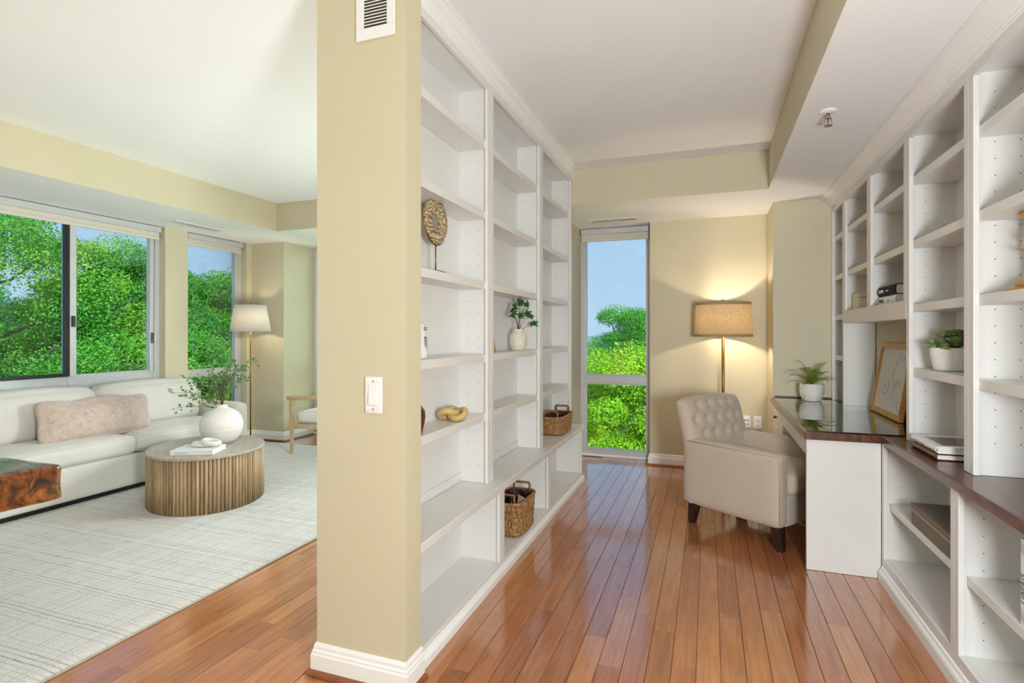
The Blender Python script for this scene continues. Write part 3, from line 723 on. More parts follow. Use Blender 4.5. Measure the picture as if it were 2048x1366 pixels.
for i, (rx, fy, hz) in enumerate([(-.40, .0, .16), (-.33, -.08, .04), (-.28, .1, .20), (-.22, -.1, .24), (-.14, .05, .22), (-.05, -.05, .26), (.03, .1, .34), (.06, -.08, .27), (.13, .06, .30), (.20, -.05, .30), (.25, .05, .36), (.24, -.1, .22), (-.30, .02, .11), (.12, .16, .2)]):
    end = cr * rx + cf * fy + Vector((0, 0, hz + .06)); pts = []
    for q in range(9):
        f = q / 8; p = end * f; p.z = (hz + .06) * (1 - (1 - f) ** 1.7) - (.05 * f * f if rx < -.25 else 0); p += rv(r3) * .008 * (0 < q)
        p.x *= .15 + .85 * f; p.y *= .15 + .85 * f; pts.append(p)
    st = MB().tube(pts, [.0028 - .0018 * q / 8 for q in range(9)], 5).build('branch', 'stem', br, True, local=True)
    lm = MB()
    for q in range(3, 9):
        for rep in range(4 if q < 8 else 5):
            t = (pts[q] - pts[q - 1]).normalized(); p = pts[q - 1].lerp(pts[q], r3.random())
            tw = (t + rv(r3) * .9).normalized(); L0 = r3.uniform(.012, .04); p2 = p + tw * L0
            lm.tube([p, p2], .0008, 3, False)
            leaf(lm, p2, tw + rv(r3) * .5 + Vector((0, 0, .2)), r3.uniform(.026, .040), r3.uniform(.018, .026), rv(r3) + Vector((0, 0, 1)))
    o = lm.build('leaves', 'leaf_euc', st, local=True); o['kind'] = 'stuff'
def book(name, loc, size, rz, cover, label, cat='book', group=None, spine='x-'):
    """book lying flat: size (depth away from spine, length along spine, thickness); spine at local x=0 facing -x"""
    t = thing(name, loc, label, cat, group, rz); D, L, T = size; c = .003
    MB().box(.004, D - .004, -L / 2 + .004, L / 2 - .004, c, T - c).build('pages', 'paper', t, local=True)
    m = MB(); m.box(0, D, -L / 2, L / 2, 0, c); m.box(0, D, -L / 2, L / 2, T - c, T); m.box(0, .004, -L / 2, L / 2, c, T - c)
    m.build('cover', cover, t, bevel=.001, local=True); return t
# book and bead chain on the table: spine faces the camera
bk = book('coffee_table_book', (-3.56, 2.955, TT + .0012), (.235, .30, .034), R(25 + 90), 'bookw', 'white book with grey spine lettering lying on coffee table')
text('spine_title', 'CURATE', .023, 'inkg', bk, mwx((0, -1, 0), (0, 0, 1), (-.0006, .115, .008)))
kn = thing('stone_chain_loop', (-3.585, 3.10, TT + .0352), 'white carved stone link loop resting on the white book', 'ornament')
def ringpts(cx, cy, cz, a, b, rot, tilt, n=28):
    out = []
    for k in range(n):
        q = 2 * math.pi * k / n; x, y = a * math.cos(q), b * math.sin(q); X = x * math.cos(rot) - y * math.sin(rot); Y = x * math.sin(rot) + y * math.cos(rot)
        out.append((cx + X, cy + Y, cz + tilt * X))
    return out
MB().loop(ringpts(-.035, 0, .0185, .062, .042, .5, 0), .018, 10).build('link', 'bead', kn, True, local=True)
MB().loop(ringpts(.040, .012, .036, .060, .040, .25, -.18), .0175, 10).build('link', 'bead', kn, True, local=True)
MB().loop(ringpts(.012, -.012, .0245, .030, .030, 0, .6, 20), .0025, 6).build('cord', 'ink', kn, True, local=True)

# burl wood table cutting into the left edge of the picture
bt = thing('burl_table', (-3.25, 1.20, 0), 'thick polished burl wood table at the left edge, in front of sofa', 'table')
def wav(p): return (p.x + .006 * math.sin(p.y * 17) + .004 * math.sin(p.z * 40 + p.y * 9), p.y + .005 * math.sin(p.x * 15), p.z + .002 * math.sin(p.x * 21 + p.y * 13))
MB().rbox((-3.23, 1.125, .642), (.88, 1.06, .165), .022, 18, (0, 0, 0), wav).build('slab_top', 'burl', bt, True)
for (x, y) in ((-3.55, .75), (-3.55, 1.40)): MB().tube([(x, y, .0165), (x, y, .56)], [.05, .06], 16).build('leg', 'burl', bt, True)
MB().tube([(-3.05, .72, .0165), (-3.05, .72, .56)], [.05, .06], 16).build('leg', 'burl', bt, True)

# white floor lamp by the sofa
def rodlamp(name, loc, label, pole_r, z0, z1, r0, r1, smat, pmat, energy, trim):
    t = thing(name, loc, label, 'floor lamp'); x, y, zb = loc
    MB().lathe([(.14, 0), (.14, .012), (.132, .02), (.02, .026), (.001, .026)], 40, (x, y, zb)).build('base', pmat, t, True, fix=True)
    MB().tube([(x, y, zb + .02), (x, y, z1 + .012)], pole_r, 14).build('pole', pmat, t, True)
    n = 56; m = MB(); vs = []
    for (r, z) in ((r0, z0), (r1, z1), (r1 - .003, z1), (r0 - .003, z0)):
        vs += [(x + r * math.cos(2 * math.pi * k / n), y + r * math.sin(2 * math.pi * k / n), z) for k in range(n)]
    m.add(vs, [(j * n + k, j * n + (k + 1) % n, ((j + 1) % 4) * n + (k + 1) % n, ((j + 1) % 4) * n + k) for j in range(4) for k in range(n)])
    sh = m.build('shade', smat, t, True)
    sh.data.polygons.foreach_set('use_smooth', [p.index // n in (0, 2) for p in sh.data.polygons])
    if trim:
        for (r, a, b) in ((r1 + .0015, z1 - .024, z1 + .002), (r0 + .0015, z0 - .002, z0 + .022)):
            m = MB(); vs = []
            for (rr, z) in ((r, a), (r, b), (r - .006, b), (r - .006, a)): vs += [(x + rr * math.cos(2 * math.pi * k / n), y + rr * math.sin(2 * math.pi * k / n), z) for k in range(n)]
            m.add(vs, [(j * n + k, j * n + (k + 1) % n, ((j + 1) % 4) * n + (k + 1) % n, ((j + 1) % 4) * n + k) for j in range(4) for k in range(n)]); m.build('shade_band', trim, sh)
    for q in range(3):
        a = q * 2.094; m = MB().tube([(x, y, z1 - .02), (x + (r1 - .004) * math.cos(a), y + (r1 - .004) * math.sin(a), z1 - .006)], .002, 5); m.build('spider_arm', pmat, t)
    MB().lathe([(.001, 0), (.007, .003), (.008, .010), (.004, .018), (.001, .02)], 12, (x, y, z1 + .012)).build('finial', pmat, t, True, fix=True)
    zc = (z0 + z1) / 2 - .01
    bl = MB().lathe([(.012, -.05), (.014, -.03), (.028, -.005), (.031, .012), (.026, .032), (.012, .043), (.001, .045)], 20, (x + .06, y - .03, zc)).build('bulb', 'bulb', t, True, fix=True)
    MB().tube([(x, y, zc - .06), (x + .06, y - .03, zc - .06), (x + .06, y - .03, zc - .045)], .009, 8).build('socket', pmat, t, True)
    light(name + '_light', 'POINT', (.06, -.03, zc - zb), energy, (1, .84, .64), .035, parent=t)
    return t
rodlamp('floor_lamp', (-5.10, 5.02, .016), 'slim floor lamp with tapered white shade beside the sofa', .008, 1.345, 1.655, .225, .172, 'shade_white', 'brass', 15, None)
rodlamp('floor_lamp', (.125, 5.33, .0035), 'brass floor lamp with linen drum shade behind the tufted armchair', .0135, 1.292, 1.60, .250, .238, 'shade_linen', 'brass', 54, 'shade_trim')

# wooden armchair at the far side of the living room
wc_ = thing('wooden_armchair', (-4.26, 4.76, .016), 'light wood armchair with white cushion, half hidden by beige pillar', 'chair', rz=R(6))
def leg(x, y, h, nm='leg'):
    MB().add([(x - .014, y - .014, 0), (x + .014, y - .014, 0), (x + .014, y + .014, 0), (x - .014, y + .014, 0), (x - .02, y - .024, h), (x + .026, y - .024, h), (x + .026, y + .024, h), (x - .02, y + .024, h)], [(0, 3, 2, 1), (4, 5, 6, 7), (0, 1, 5, 4), (1, 2, 6, 5), (2, 3, 7, 6), (3, 0, 4, 7)]).build(nm, 'oak', wc_, bevel=.004, local=True)
for y in (0, .60):
    leg(0, y, .585); leg(.58, y, .56)
    MB().rbox((.29, y, .605), (.68, .058, .046), .012, 6, bend=lambda p: (p.x, p.y, p.z + .02 * (p.x + .3))).build('armrest', 'oak', wc_, True, local=True)
for y in (.03, .57): MB().box(.0, .60, y - .012, y + .012, .27, .32).build('seat_rail', 'oak', wc_, bevel=.003, local=True)
for x in (.02, .56): MB().box(x - .012, x + .012, .045, .555, .27, .32).build('seat_rail', 'oak', wc_, bevel=.003, local=True)
MB().rbox((.30, .30, .385), (.58, .50, .125), .04, 8, (0, 0, .02)).build('seat_cushion', 'seatw', wc_, True, local=True)
MB().rbox((.56, .30, .66), (.12, .50, .44), .05, 8, (.03, 0, 0), lambda p: (p.x + .22 * p.z, p.y, p.z)).build('back_cushion', 'seatw', wc_, True, local=True)
MB().box(.66, .70, .03, .57, .80, .86).build('top_rail', 'oak', wc_, bevel=.006, local=True)
for y in (.045, .555): MB().tube([(.58, y, .31), (.68, y, .86)], .018, 10).build('back_post', 'oak', wc_, True, local=True)

# ---------------------------------------------------------------- tufted armchair at the desk
ac = thing('tufted_armchair', (.31, 4.072, .0035), 'beige linen armchair with button-tufted back, pulled up to the desk', 'chair', rz=math.atan2(-.57, .82))
for x, y, sx in ((-.285, -.29, -1), (-.285, .29, -1), (.305, -.29, 1), (.305, .29, 1)):
    b, tp = .021, .033; dx = .02 * sx
    MB().add([(x + dx - b, y - b, 0), (x + dx + b, y - b, 0), (x + dx + b, y + b, 0), (x + dx - b, y + b, 0), (x - tp, y - tp, .145), (x + tp, y - tp, .145), (x + tp, y + tp, .145), (x - tp, y + tp, .145)], [(0, 3, 2, 1), (4, 5, 6, 7), (0, 1, 5, 4), (1, 2, 6, 5), (2, 3, 7, 6), (3, 0, 4, 7)]).build('leg', 'chairleg', ac, bevel=.004, local=True)
MB().rbox((.03, 0, .235), (.64, .56, .19), .02, 8).build('seat_base', 'chair', ac, True, local=True)
MB().rbox((.07, 0, .395), (.60, .485, .15), .045, 10, (.012, 0, .022)).build('seat_cushion', 'chair', ac, True, local=True)
for sy in (-1, 1):
    a = MB().rbox((.0, sy * .293, .365), (.70, .105, .445), .03, 10, (0, .006, .004)).build('arm', 'chair', ac, True, local=True)
    y = sy * .293 + sy * .048
    MB().tube([(-.33, y, .575), (.335, y, .575), (.346, y, .55), (.346, y, .17)], .0035, 6).build('welt', 'chair', a, True, local=True)
# backrest with real dimples
BZ0, BZ1, BW = .145, .875, .345
def backx(z): f = max(0, (z - .40) / .48); return -.285 - .115 * f ** 1.25
btn = [(-.205, .808), (-.085, .815), (.035, .815), (.155, .808), (-.265, .712), (-.145, .712), (-.025, .712), (.095, .712), (.215, .712), (-.205, .612), (-.085, .612), (.035, .612), (.155, .612)]
segs = [(p, q) for i, p in enumerate(btn) for q in btn[i + 1:] if .09 < math.dist(p, q) < .15 and abs(p[1] - q[1]) > .05]
def segd(p, a, b):
    ax, ay = b[0] - a[0], b[1] - a[1]; t = max(0, min(1, ((p[0] - a[0]) * ax + (p[1] - a[1]) * ay) / (ax * ax + ay * ay))); return math.hypot(p[0] - a[0] - ax * t, p[1] - a[1] - ay * t)
def backrest():
    n, m_ = 64, 76; vs = []; fs = []; F = {}; K = {}
    for j in range(m_ + 1):
        for i in range(n + 1):
            s = -1 + 2 * i / n; q = -1 + 2 * j / m_
            s = math.copysign(1 - (1 - abs(s)) ** 1.3, s); q = math.copysign(1 - (1 - abs(q)) ** 1.3, q)
            y = BW * s; z = BZ0 + (BZ1 - BZ0) * (q + 1) / 2; z -= .030 * s * s * max(0, q) ** 2
            hth = .062 * ((1 - abs(s) ** 9) ** .45) * ((1 - abs(q) ** 12) ** .45)
            pit = 0
            if z > .45:
                for b in btn:
                    d2 = (y - b[0]) ** 2 + (z - b[1]) ** 2; pit += .024 * math.exp(-d2 / .0006)
                for a, b in segs: dd = segd((y, z), a, b); pit += .0035 * math.exp(-dd * dd / .00012)
                pit = min(pit, .034)
            bulge = .016 * max(0, 1 - s * s) * (1 if z > .45 else 0)
            F[i, j] = len(vs); vs.append((backx(z) + hth + (bulge - pit) * (hth > .03), y, z))
            if 0 < i < n and 0 < j < m_: K[i, j] = len(vs); vs.append((backx(z) - hth, y, z))
            else: K[i, j] = F[i, j]
    for j in range(m_):
        for i in range(n):
            fs.append((F[i, j], F[i + 1, j], F[i + 1, j + 1], F[i, j + 1])); k = (K[i, j], K[i, j + 1], K[i + 1, j + 1], K[i + 1, j]); fs.append(k)
    return MB().add(vs, fs)
bkr = backrest().build('backrest', 'chair', ac, True, local=True, fix=True)
b0 = None
for (y, z) in btn:
    if b0 is None: b0 = MB().rbox((0, 0, 0), (.012, .022, .022), .006, 5).build('button', 'chair', bkr, True, local=True); c = b0
    else: c = copy_part(b0, bkr)
    c.location = (backx(z) + .062 + .016 * (1 - (y / BW) ** 2) - .022, y, z)

# ---------------------------------------------------------------- things on the left bookcase
ds = thing('disc_sculpture', (-1.205, 2.285, 1.601), 'banded brown agate disc with a hole, on a thin stand', 'sculpture')
def annulus(ro, ri, th, n=56):
    m = MB(); pr = [(ro - .003, -th / 2), (ro, -th / 2 + .003), (ro, th / 2 - .003), (ro - .003, th / 2), (ri + .003, th / 2), (ri, th / 2 - .003), (ri, -th / 2 + .003), (ri + .003, -th / 2)]; vs = []
    for k in range(n):
        q = 2 * math.pi * k / n; vs += [(x, r * math.cos(q), r * math.sin(q)) for r, x in pr]
    e = len(pr); m.add(vs, [(k * e + j, k * e + (j + 1) % e, ((k + 1) % n) * e + (j + 1) % e, ((k + 1) % n) * e + j) for k in range(n) for j in range(e)]); return m
d_ = annulus(.108, .034, .018); d_.v = [(x, y, z + .246) for x, y, z in d_.v]; d_.build('stone_disc', 'disc', ds, True, local=True, fix=True)
MB().tube([(0, .112 * math.cos(R(a)), .246 + .112 * math.sin(R(a))) for a in range(180, 361, 12)], .0035, 8).build('cradle', 'brass', ds, True, local=True)
MB().tube([(0, 0, .01), (0, 0, .137)], .0035, 10).build('rod', 'brass', ds, True, local=True)
MB().box(-.03, .03, -.05, .05, 0.0005, .012).build('base', 'brass', ds, bevel=.002, local=True)
dv = thing('wireless_base_station', (-1.215, 2.13, 1.2075), 'white plastic device with dark slots beside the beige pillar', 'device', rz=R(-8))
MB().rbox((0, 0, .078), (.035, .10, .155), .006, 5, bend=lambda p: (p.x - .08 * p.z, p.y, p.z)).build('housing', 'plastic', dv, True, local=True)
for z in (.045, .052, .059, .066, .073, .08, .087, .094, .128, .136): MB().box(-.006, .010, .0495, .0512, z, z + .0035).build('slot', 'slot', dv, local=True)
for z in (.045, .052, .059, .066, .073, .08, .087, .094, .128, .136): MB().box(.0145, .0195, .028, .047, z, z + .0035).build('slot', 'slot', dv, local=True)
bo = thing('brown_bottle', (-1.20, 2.072, .8875), 'glossy brown bottle partly hidden by the beige pillar', 'bottle')
MB().lathe([(.035, 0), (.040, .004), (.042, .02), (.049, .05), (.052, .075), (.049, .10), (.034, .122), (.021, .135), (.019, .15), (.023, .153), (.023, .160), (.016, .161), (.015, .13)], 32).build('body', 'redbrown', bo, True, local=True, fix=True)
kw = thing('wood_knot', (-1.195, 2.46, .8875), 'pale carved wood knot on the lower left shelf', 'sculpture', rz=R(70))
def trefoil(n=90, s=.023):
    out = []
    for k in range(n):
        q = 2 * math.pi * k / n; out.append(((math.sin(q) + 2 * math.sin(2 * q)) * s, (math.cos(q) - 2 * math.cos(2 * q)) * s, -math.sin(3 * q) * s * .75 + .034))
    return out
m = MB(); P_ = [Vector(p) for p in trefoil()]; n_ = len(P_); vs = []
for i, p in enumerate(P_):
    t = (P_[(i + 1) % n_] - P_[i - 1]).normalized(); a = t.cross(Vector((0, 0, 1))).normalized(); b = t.cross(a)
    for k in range(10):
        q = 2 * math.pi * k / 10; vs.append(p + (a * math.cos(q) + b * math.sin(q)) * .0165)
m.add(vs, [(i * 10 + k, i * 10 + (k + 1) % 10, ((i + 1) % n_) * 10 + (k + 1) % 10, ((i + 1) % n_) * 10 + k) for i in range(n_) for k in range(10)])
m.build('knot_body', 'knot', kw, True, local=True, fix=True)
pf = thing('small_frame', (-1.245, 3.05, 1.2075), 'small gold-edged frame leaning on shelf beside the cream vase', 'frame')
def leanx(m, k): m.v = [(x - k * z, y, z) for x, y, z in m.v]; return m
leanx(MB().box(0, .012, -.085, -.073, 0.002, .14).box(0, .012, .073, .085, .002, .14).box(0, .012, -.073, .073, .002, .014).box(0, .012, -.073, .073, .128, .14), .22).build('frame_border', 'gold', pf, local=True)
leanx(MB().box(.002, .006, -.073, .073, .014, .128), .22).build('picture', 'sheet', pf, local=True)
pv = thing('cream_vase', (-1.205, 3.465, 1.2075), 'cream stoneware vase on the middle bookcase bay shelf', 'vase')
MB().lathe([(.045, 0), (.050, .003), (.058, .04), (.062, .08), (.058, .105), (.044, .120), (.038, .126), (.038, .138), (.042, .142), (.036, .142), (.033, .125), (.03, .11)], 36).build('body', 'clay_c', pv, True, local=True, fix=True)
pg = thing('leafy_sprig', (-1.205, 3.465, 1.33), 'dark green leafy stems standing in the cream vase', 'plant')
r4 = random.Random(5)
for (dx, dy, dz) in ((.03, -.20, .12), (.0, -.13, .13), (.02, -.05, .19), (.01, .03, .20), (.03, .10, .19), (.04, .17, .11), (.05, .07, .13), (.04, -.07, .10), (.06, .17, .05), (.02, -.14, .16)):
    pts = [Vector((dx * f * 1.0, dy * f ** 1.3, dz * (1 - (1 - f) ** 1.6) - .02 * (f == 0))) for f in (0, .25, .5, .75, 1)]
    st = MB().tube(pts, .0016, 5).build('sprig', 'stem', pg, True, local=True); lm = MB()
    for k in range(16):
        p = pts[-1].lerp(pts[-2], r4.random() * 1.0); d0 = rv(r4) * .9 + Vector((.15, 0, .35)) + (pts[-1] - pts[-2]).normalized() * .5
        leaf(lm, p, d0, r4.uniform(.028, .045), r4.uniform(.016, .024), rv(r4) * .6 + Vector((.3, 0, 1)))
    lm.build('leaves', 'leaf_dk', st, local=True)['kind'] = 'stuff'

def basket(loc, sx, sy, h, label, bold):
    t = thing('woven_basket', loc, label, 'basket'); r = .03; n = 26
    def rr(f, q, ex=0):   # rounded rectangle perimeter
        tap = 1 - .10 * (1 - f); a, b = sx / 2 * tap, sy / 2 * tap; cx, cy = math.cos(q), math.sin(q); e = 5
        k = (abs(cx) ** e + abs(cy) ** e) ** (-1 / e); return (cx * k * a + ex * cx, cy * k * b + ex * cy)
    # inner wall and floor
    m = MB(); N_ = 40; vs = []
    for f, ex in ((0, -.004), (1, -.004), (1, -.012), (.06, -.012)):
        for k in range(N_): x, y = rr(f, 2 * math.pi * k / N_, ex); vs.append((x, y, .002 + f * (h - .008)))
    m.add(vs, [(j * N_ + k, j * N_ + (k + 1) % N_, (j + 1) * N_ + (k + 1) % N_, (j + 1) * N_ + k) for j in range(3) for k in range(N_)] + [tuple(range(N_ - 1, -1, -1)), tuple(3 * N_ + k for k in range(N_))])
    m.build('lining', 'weaved', t, local=True)
    # vertical ropes woven in and out, plus bands
    ns = int(2 * (sx + sy) / bold); m = MB()
    for k in range(ns):
        q = 2 * math.pi * k / ns; pts = []
        for j in range(9):
            f = j / 8; x, y = rr(f, q + (.035 if (j % 2) else -.035) * .8, .003 + .004 * math.sin(j * math.pi / 2 + k * math.pi)); pts.append((x, y, .006 + f * (h - .012)))
        m.tube(pts, bold * .52, 5)
    m.build('upright_weave', 'weave', t, True, local=True)
    for j, f in enumerate((.08, .30, .62, .97)):
        m = MB(); m.loop([(*rr(f, 2 * math.pi * k / 48, .006 + .0045 * math.cos(k * 6 + j * 3)), .006 + f * (h - .012)) for k in range(48)], bold * (.5 if f < .9 else .62), 6); m.build('woven_band', 'weave', t, True, local=True)
    for sg in (-1, 1):
        y = sg * sy * .455; m = MB().tube([(-.055, y, h - .03), (-.055, y, h + .035), (-.048, y, h + .042), (.048, y, h + .042), (.055, y, h + .035), (.055, y, h - .03)], .008, 8); m.build('handle', 'handle', t, True, local=True)
    return t
basket((-1.185, 4.385, .506), .18, .40, .15, 'small woven basket on the white ledge by the tall window', .017)
basket((-1.165, 3.27, .079), .185, .335, .215, 'large woven basket in the low cabinet under the ledge', .018)
for (x, y) in ((-1.20, 3.17), (-1.14, 3.23), (-1.20, 3.31), (-1.13, 3.35)):
    b = thing('dark_bottle', (x, y, .096), 'dark glass bottle standing inside the large woven basket', 'bottle', 'bottles in the large basket')
    MB().lathe([(.026, 0), (.028, .004), (.028, .13), (.022, .15), (.010, .165), (.010, .195), (.012, .196), (.012, .205), (.001, .206)], 18).build('body', 'bottle', b, True, local=True, fix=True)
tg = thing('paper_tag', (-1.085, 3.19, .285), 'taupe square tag with letters hanging in the large basket', 'tag')
q = Matrix.Rotation(R(70), 4, 'Z') @ Matrix.Rotation(R(52), 4, 'X') @ Matrix.Rotation(R(45), 4, 'Z')
me = MB().box(-.032, .032, -.032, .032, -.0007, .0007).mesh('card'); me.transform(q); link('card', me, 'tag', tg)
q2 = Matrix.Rotation(R(70), 4, 'Z') @ Matrix.Rotation(R(52), 4, 'X')
text('lettering', 'OG', .026, 'ink', tg, q2 @ Matrix.Translation((-.019, -.009, .0012)), .0002)

# ---------------------------------------------------------------- things on the right bookcase and desk
def bookpile(name, loc, size, cover, label, titles, pages='paper', ink='inkw'):
    """thick hardback lying flat, rounded spine towards -x, length along y"""
    t = thing(name, loc, label, 'book'); D, L, T = size; c = .004
    MB().box(.010, D - .004, -L / 2 + .004, L / 2 - .004, c, T - c).build('pages', pages, t, local=True)
    arc = [(.012 - .012 * math.sin(math.pi * k / 8), T * k / 8) for k in range(9)]; inn = [(x + .004, min(max(z, c), T - c)) for x, z in arc]
    poly = [(D, 0)] + arc + [(D, T), (D, T - c)] + inn[::-1] + [(D, c)]
    MB().extr(poly, 'y', -L / 2, L / 2).build('cover', cover, t, local=True, fix=True)
    for (s_, sz, y, z, ink_) in titles: text('spine_title', s_, sz, ink_, t, mwx((0, -1, 0), (0, 0, 1), (-.0009, y, z)), .0008)
    return t
bookpile('fashion_book', (.985, 3.78, 1.4915), (.165, .33, .050), 'bookw', 'thick white book lying under the black book above the desk', [('PRADA', .030, .135, .014, 'ink'), ('CATWALK', .010, -.02, .020, 'inkg')])
bookpile('fashion_book', (.985, 3.78, 1.5425), (.165, .335, .060), 'bookb', 'thick black book lying on the white book above the desk', [('CHANEL', .026, .140, .021, 'inkw'), ('CATWALK', .011, .0, .025, 'inkw')])
bookpile('design_book', (.915, 2.975, TOPZ + .0015), (.23, .315, .026), 'redbrown', 'lower book with brown cover and pale spine on walnut worktop', [])
b_ = bookpile('design_book', (.918, 2.98, TOPZ + .029), (.225, .31, .030), 'bookw', 'upper white book lying on the brown one on walnut worktop', [('THE ART OF HOME', .014, .09, .009, 'inkg')])
MB().box(.04, .215, -.12, .10, .0302, .0306).build('cover_picture', 'redbrown', b_, local=True)
cb = thing('inlay_box', (1.045, 4.535, 1.4915), 'small cream inlaid box on the shelf above the desk', 'box')
MB().box(-.05, .05, -.075, .075, 0, .084).build('body', 'stonebox', cb, bevel=.002, local=True)
MB().box(-.051, .051, -.076, .076, .086, .112).build('lid', 'stonebox', cb, bevel=.002, local=True)
for y in (-.05, 0, .05):
    for z in (.018, .045, .068): MB().box(-.0508, -.0500, y - .023, y + .023, z - .011, z + .011).build('inlay_tile', 'clay_c', cb, local=True)
# framed drawing leaning in the desk alcove
fr = thing('framed_drawing', (1.085, 4.15, TOPZ + .009), 'gold framed line drawing of jars leaning behind the desk', 'picture')
FL, FH, FW = .61, .475, .036; KX = .145
def lb(x0, x1, y0, y1, z0, z1): m = MB().box(x0, x1, y0, y1, z0, z1); m.v = [(x + KX * z, y, z) for x, y, z in m.v]; return m
for q in ((-FL / 2, FL / 2, 0, FW), (-FL / 2, FL / 2, FH - FW, FH), (-FL / 2, -FL / 2 + FW, FW, FH - FW), (FL / 2 - FW, FL / 2, FW, FH - FW)):
    f = lb(-.014, .008, *q).build('frame_side', 'gold', fr, bevel=.003, local=True)
    e = .008; lb(-.018, -.0145, q[0] + e, q[1] - e, q[2] + e, q[3] - e).build('bead', 'gold', f, bevel=.002, local=True)
lb(-.004, .004, -FL / 2 + FW, FL / 2 - FW, FW, FH - FW).build('drawing_sheet', 'sheet', fr, local=True)
def stroke(pts, w=.0011, mat='inkg'):
    w *= .7
    m = MB().tube([(-.0046 + KX * z, -y, z) for y, z in pts], w, 4); m.build('pencil_line', mat, fr, local=True)
def arcp(cy, cz, ry, rz, a0, a1, n=16): return [(cy + ry * math.cos(R(a0 + (a1 - a0) * k / n)), cz + rz * math.sin(R(a0 + (a1 - a0) * k / n))) for k in range(n + 1)]
# y runs to the viewer's right
stroke(arcp(.13, .385, .058, .012, 0, 360), .0011, 'ink'); stroke(arcp(.13, .378, .062, .013, 190, 350), .0011)
stroke([(.075, .375), (.06, .345), (.035, .31), (.02, .28), (.03, .245), (.06, .22), (.10, .205)], .0011); stroke([(.19, .375), (.205, .34), (.235, .30), (.25, .26), (.25, .20), (.235, .15)], .0011)
stroke(arcp(.115, .255, .075, .05, 200, 300), .0012, 'ink'); stroke([(.12, .232), (.15, .24), (.17, .246)], .001, 'ink')
stroke(arcp(-.09, .185, .05, .048, -120, 120), .0012, 'ink'); stroke(arcp(-.115, .180, .055, .05, 200, 330), .001); stroke([(-.12, .205), (-.115, .19), (-.12, .17)], .001, 'ink')
stroke(arcp(.13, .185, .052, .05, 20, 200), .0011, 'ink'); stroke(arcp(.135, .15, .06, .06, 180, 330), .0010, 'ink'); stroke([(.02, .23), (.035, .19), (.03, .15), (.055, .14), (.07, .15)], .0011)
stroke([(-.26, .215), (-.20, .212), (-.14, .205)], .0008); stroke([(-.25, .17), (-.2, .195), (-.15, .21)], .0008); stroke([(-.24, .12), (-.2, .15), (-.19, .10), (-.20, .06)], .0008)
stroke([(-.17, .125), (-.08, .12), (.02, .095), (.10, .08)], .0008); stroke([(-.15, .11), (-.155, .07)], .0008); stroke([(.16, .09), (.2, .06), (.22, .05)], .0009); stroke([(.02, .30), (-.03, .24), (-.06, .22)], .0007)
MB().box(-.028, -.018, -FL / 2 + .02, FL / 2 - .02, -.0005, .0015).build('easel_lip', 'black', fr, local=True)
for y in (-.1, .15): MB().tube([(.06 + KX * .3, y, .3), (.065, y, .001)], .003, 6).build('easel_leg', 'black', fr, local=True)

# fern
fn = thing('potted_fern', (.775, 4.90, TOPZ + .0078), 'green fern in white textured pot on the desk', 'plant')
def dimple(q, f): return 1 + .022 * math.sin(26 * q) * math.sin(f * 40 + (math.pi if 0 else 0)) if .04 < f < .78 else 1
pr = [(.055, 0), (.064, .003)] + [(.066 + .02 * math.sin(min(1, k / 22 * 1.2) * math.pi / 2), .006 + .13 * k / 30) for k in range(31)] + [(.083, .139), (.078, .139), (.074, .12), (.001, .118)]
MB().lathe(pr, 104, (0, 0, 0), lambda q, f: 1 + (.045 * max(0, math.sin(20 * q + (math.pi if int(f * 12) % 2 else 0)) * math.sin(math.pi * ((f * 12) % 1))) if .08 < f < .84 else 0)).build('pot', 'clay_w', fn, True, local=True, fix=True)
MB().lathe([(.074, .110), (.074, .124), (.05, .130), (.001, .132)], 28).build('soil', 'soil', fn, True, local=True, fix=True)
r5 = random.Random(21)
def frond(dirv, L, rise, droop, w=.031):
    d = dirv.normalized(); pts = []; n = 19
    for k in range(n):
        f = k / (n - 1); pts.append(Vector((d.x * L * f, d.y * L * f, .13 + rise * math.sin(f * 1.9) / math.sin(1.57) - droop * f ** 2.4)))
    m = MB().tube(pts, [.0018 * (1 - .7 * k / n) for k in range(n)], 4)
    for k in range(2, n - 1):
        f = k / (n - 1); t = (pts[k + 1] - pts[k - 1]).normalized(); sd = t.cross(Vector((0, 0, 1))).normalized(); up = sd.cross(t)
        ll = w * (math.sin(math.pi * min(1, .18 + f * .85)) ** .7) + .004
        for sub in (0,):
            p = pts[k].lerp(pts[k + 1], sub)
            for sg in (-1, 1):
                e = p + sd * sg * ll + t * ll * .35 + up * ll * .12; b1 = p + t * .0018; b2 = p - t * .0018; mid = (p + e) / 2
                m.add([b1, mid + t * .0030 + up * .001, e, mid - t * .0030 + up * .001, b2], [(0, 1, 2, 3, 4)] if sg > 0 else [(4, 3, 2, 1, 0)])
    m.build('frond', 'leaf_fern', fn, local=True)
fl = [(-.24, 0, .05, .05), (-.20, -.02, .09, .0), (-.20, .1, .14, .06), (-.12, .05, .19, 0), (-.13, -.1, .10, .10), (-.10, -.03, .06, .26), (.0, .08, .13, 0), (.03, -.1, .12, .03), (.08, .04, .13, .02), (.16, .02, .15, -.03), (.19, .0, .10, .0), (.19, -.06, .07, .02), (.15, .1, .10, .02), (-.04, .14, .13, .02), (.06, -.14, .08, .05), (-.06, -.15, .07, .05), (.1, .15, .12, .02), (-.16, .12, .08, .02), (.02, .0, .16, .0), (.23, .03, .05, .02)]
for (rx, fy, rise, dr) in fl:
    d = cr * rx + cf * fy; frond(d, max(.09, d.length * r5.uniform(.85, 1.0)), rise, dr)
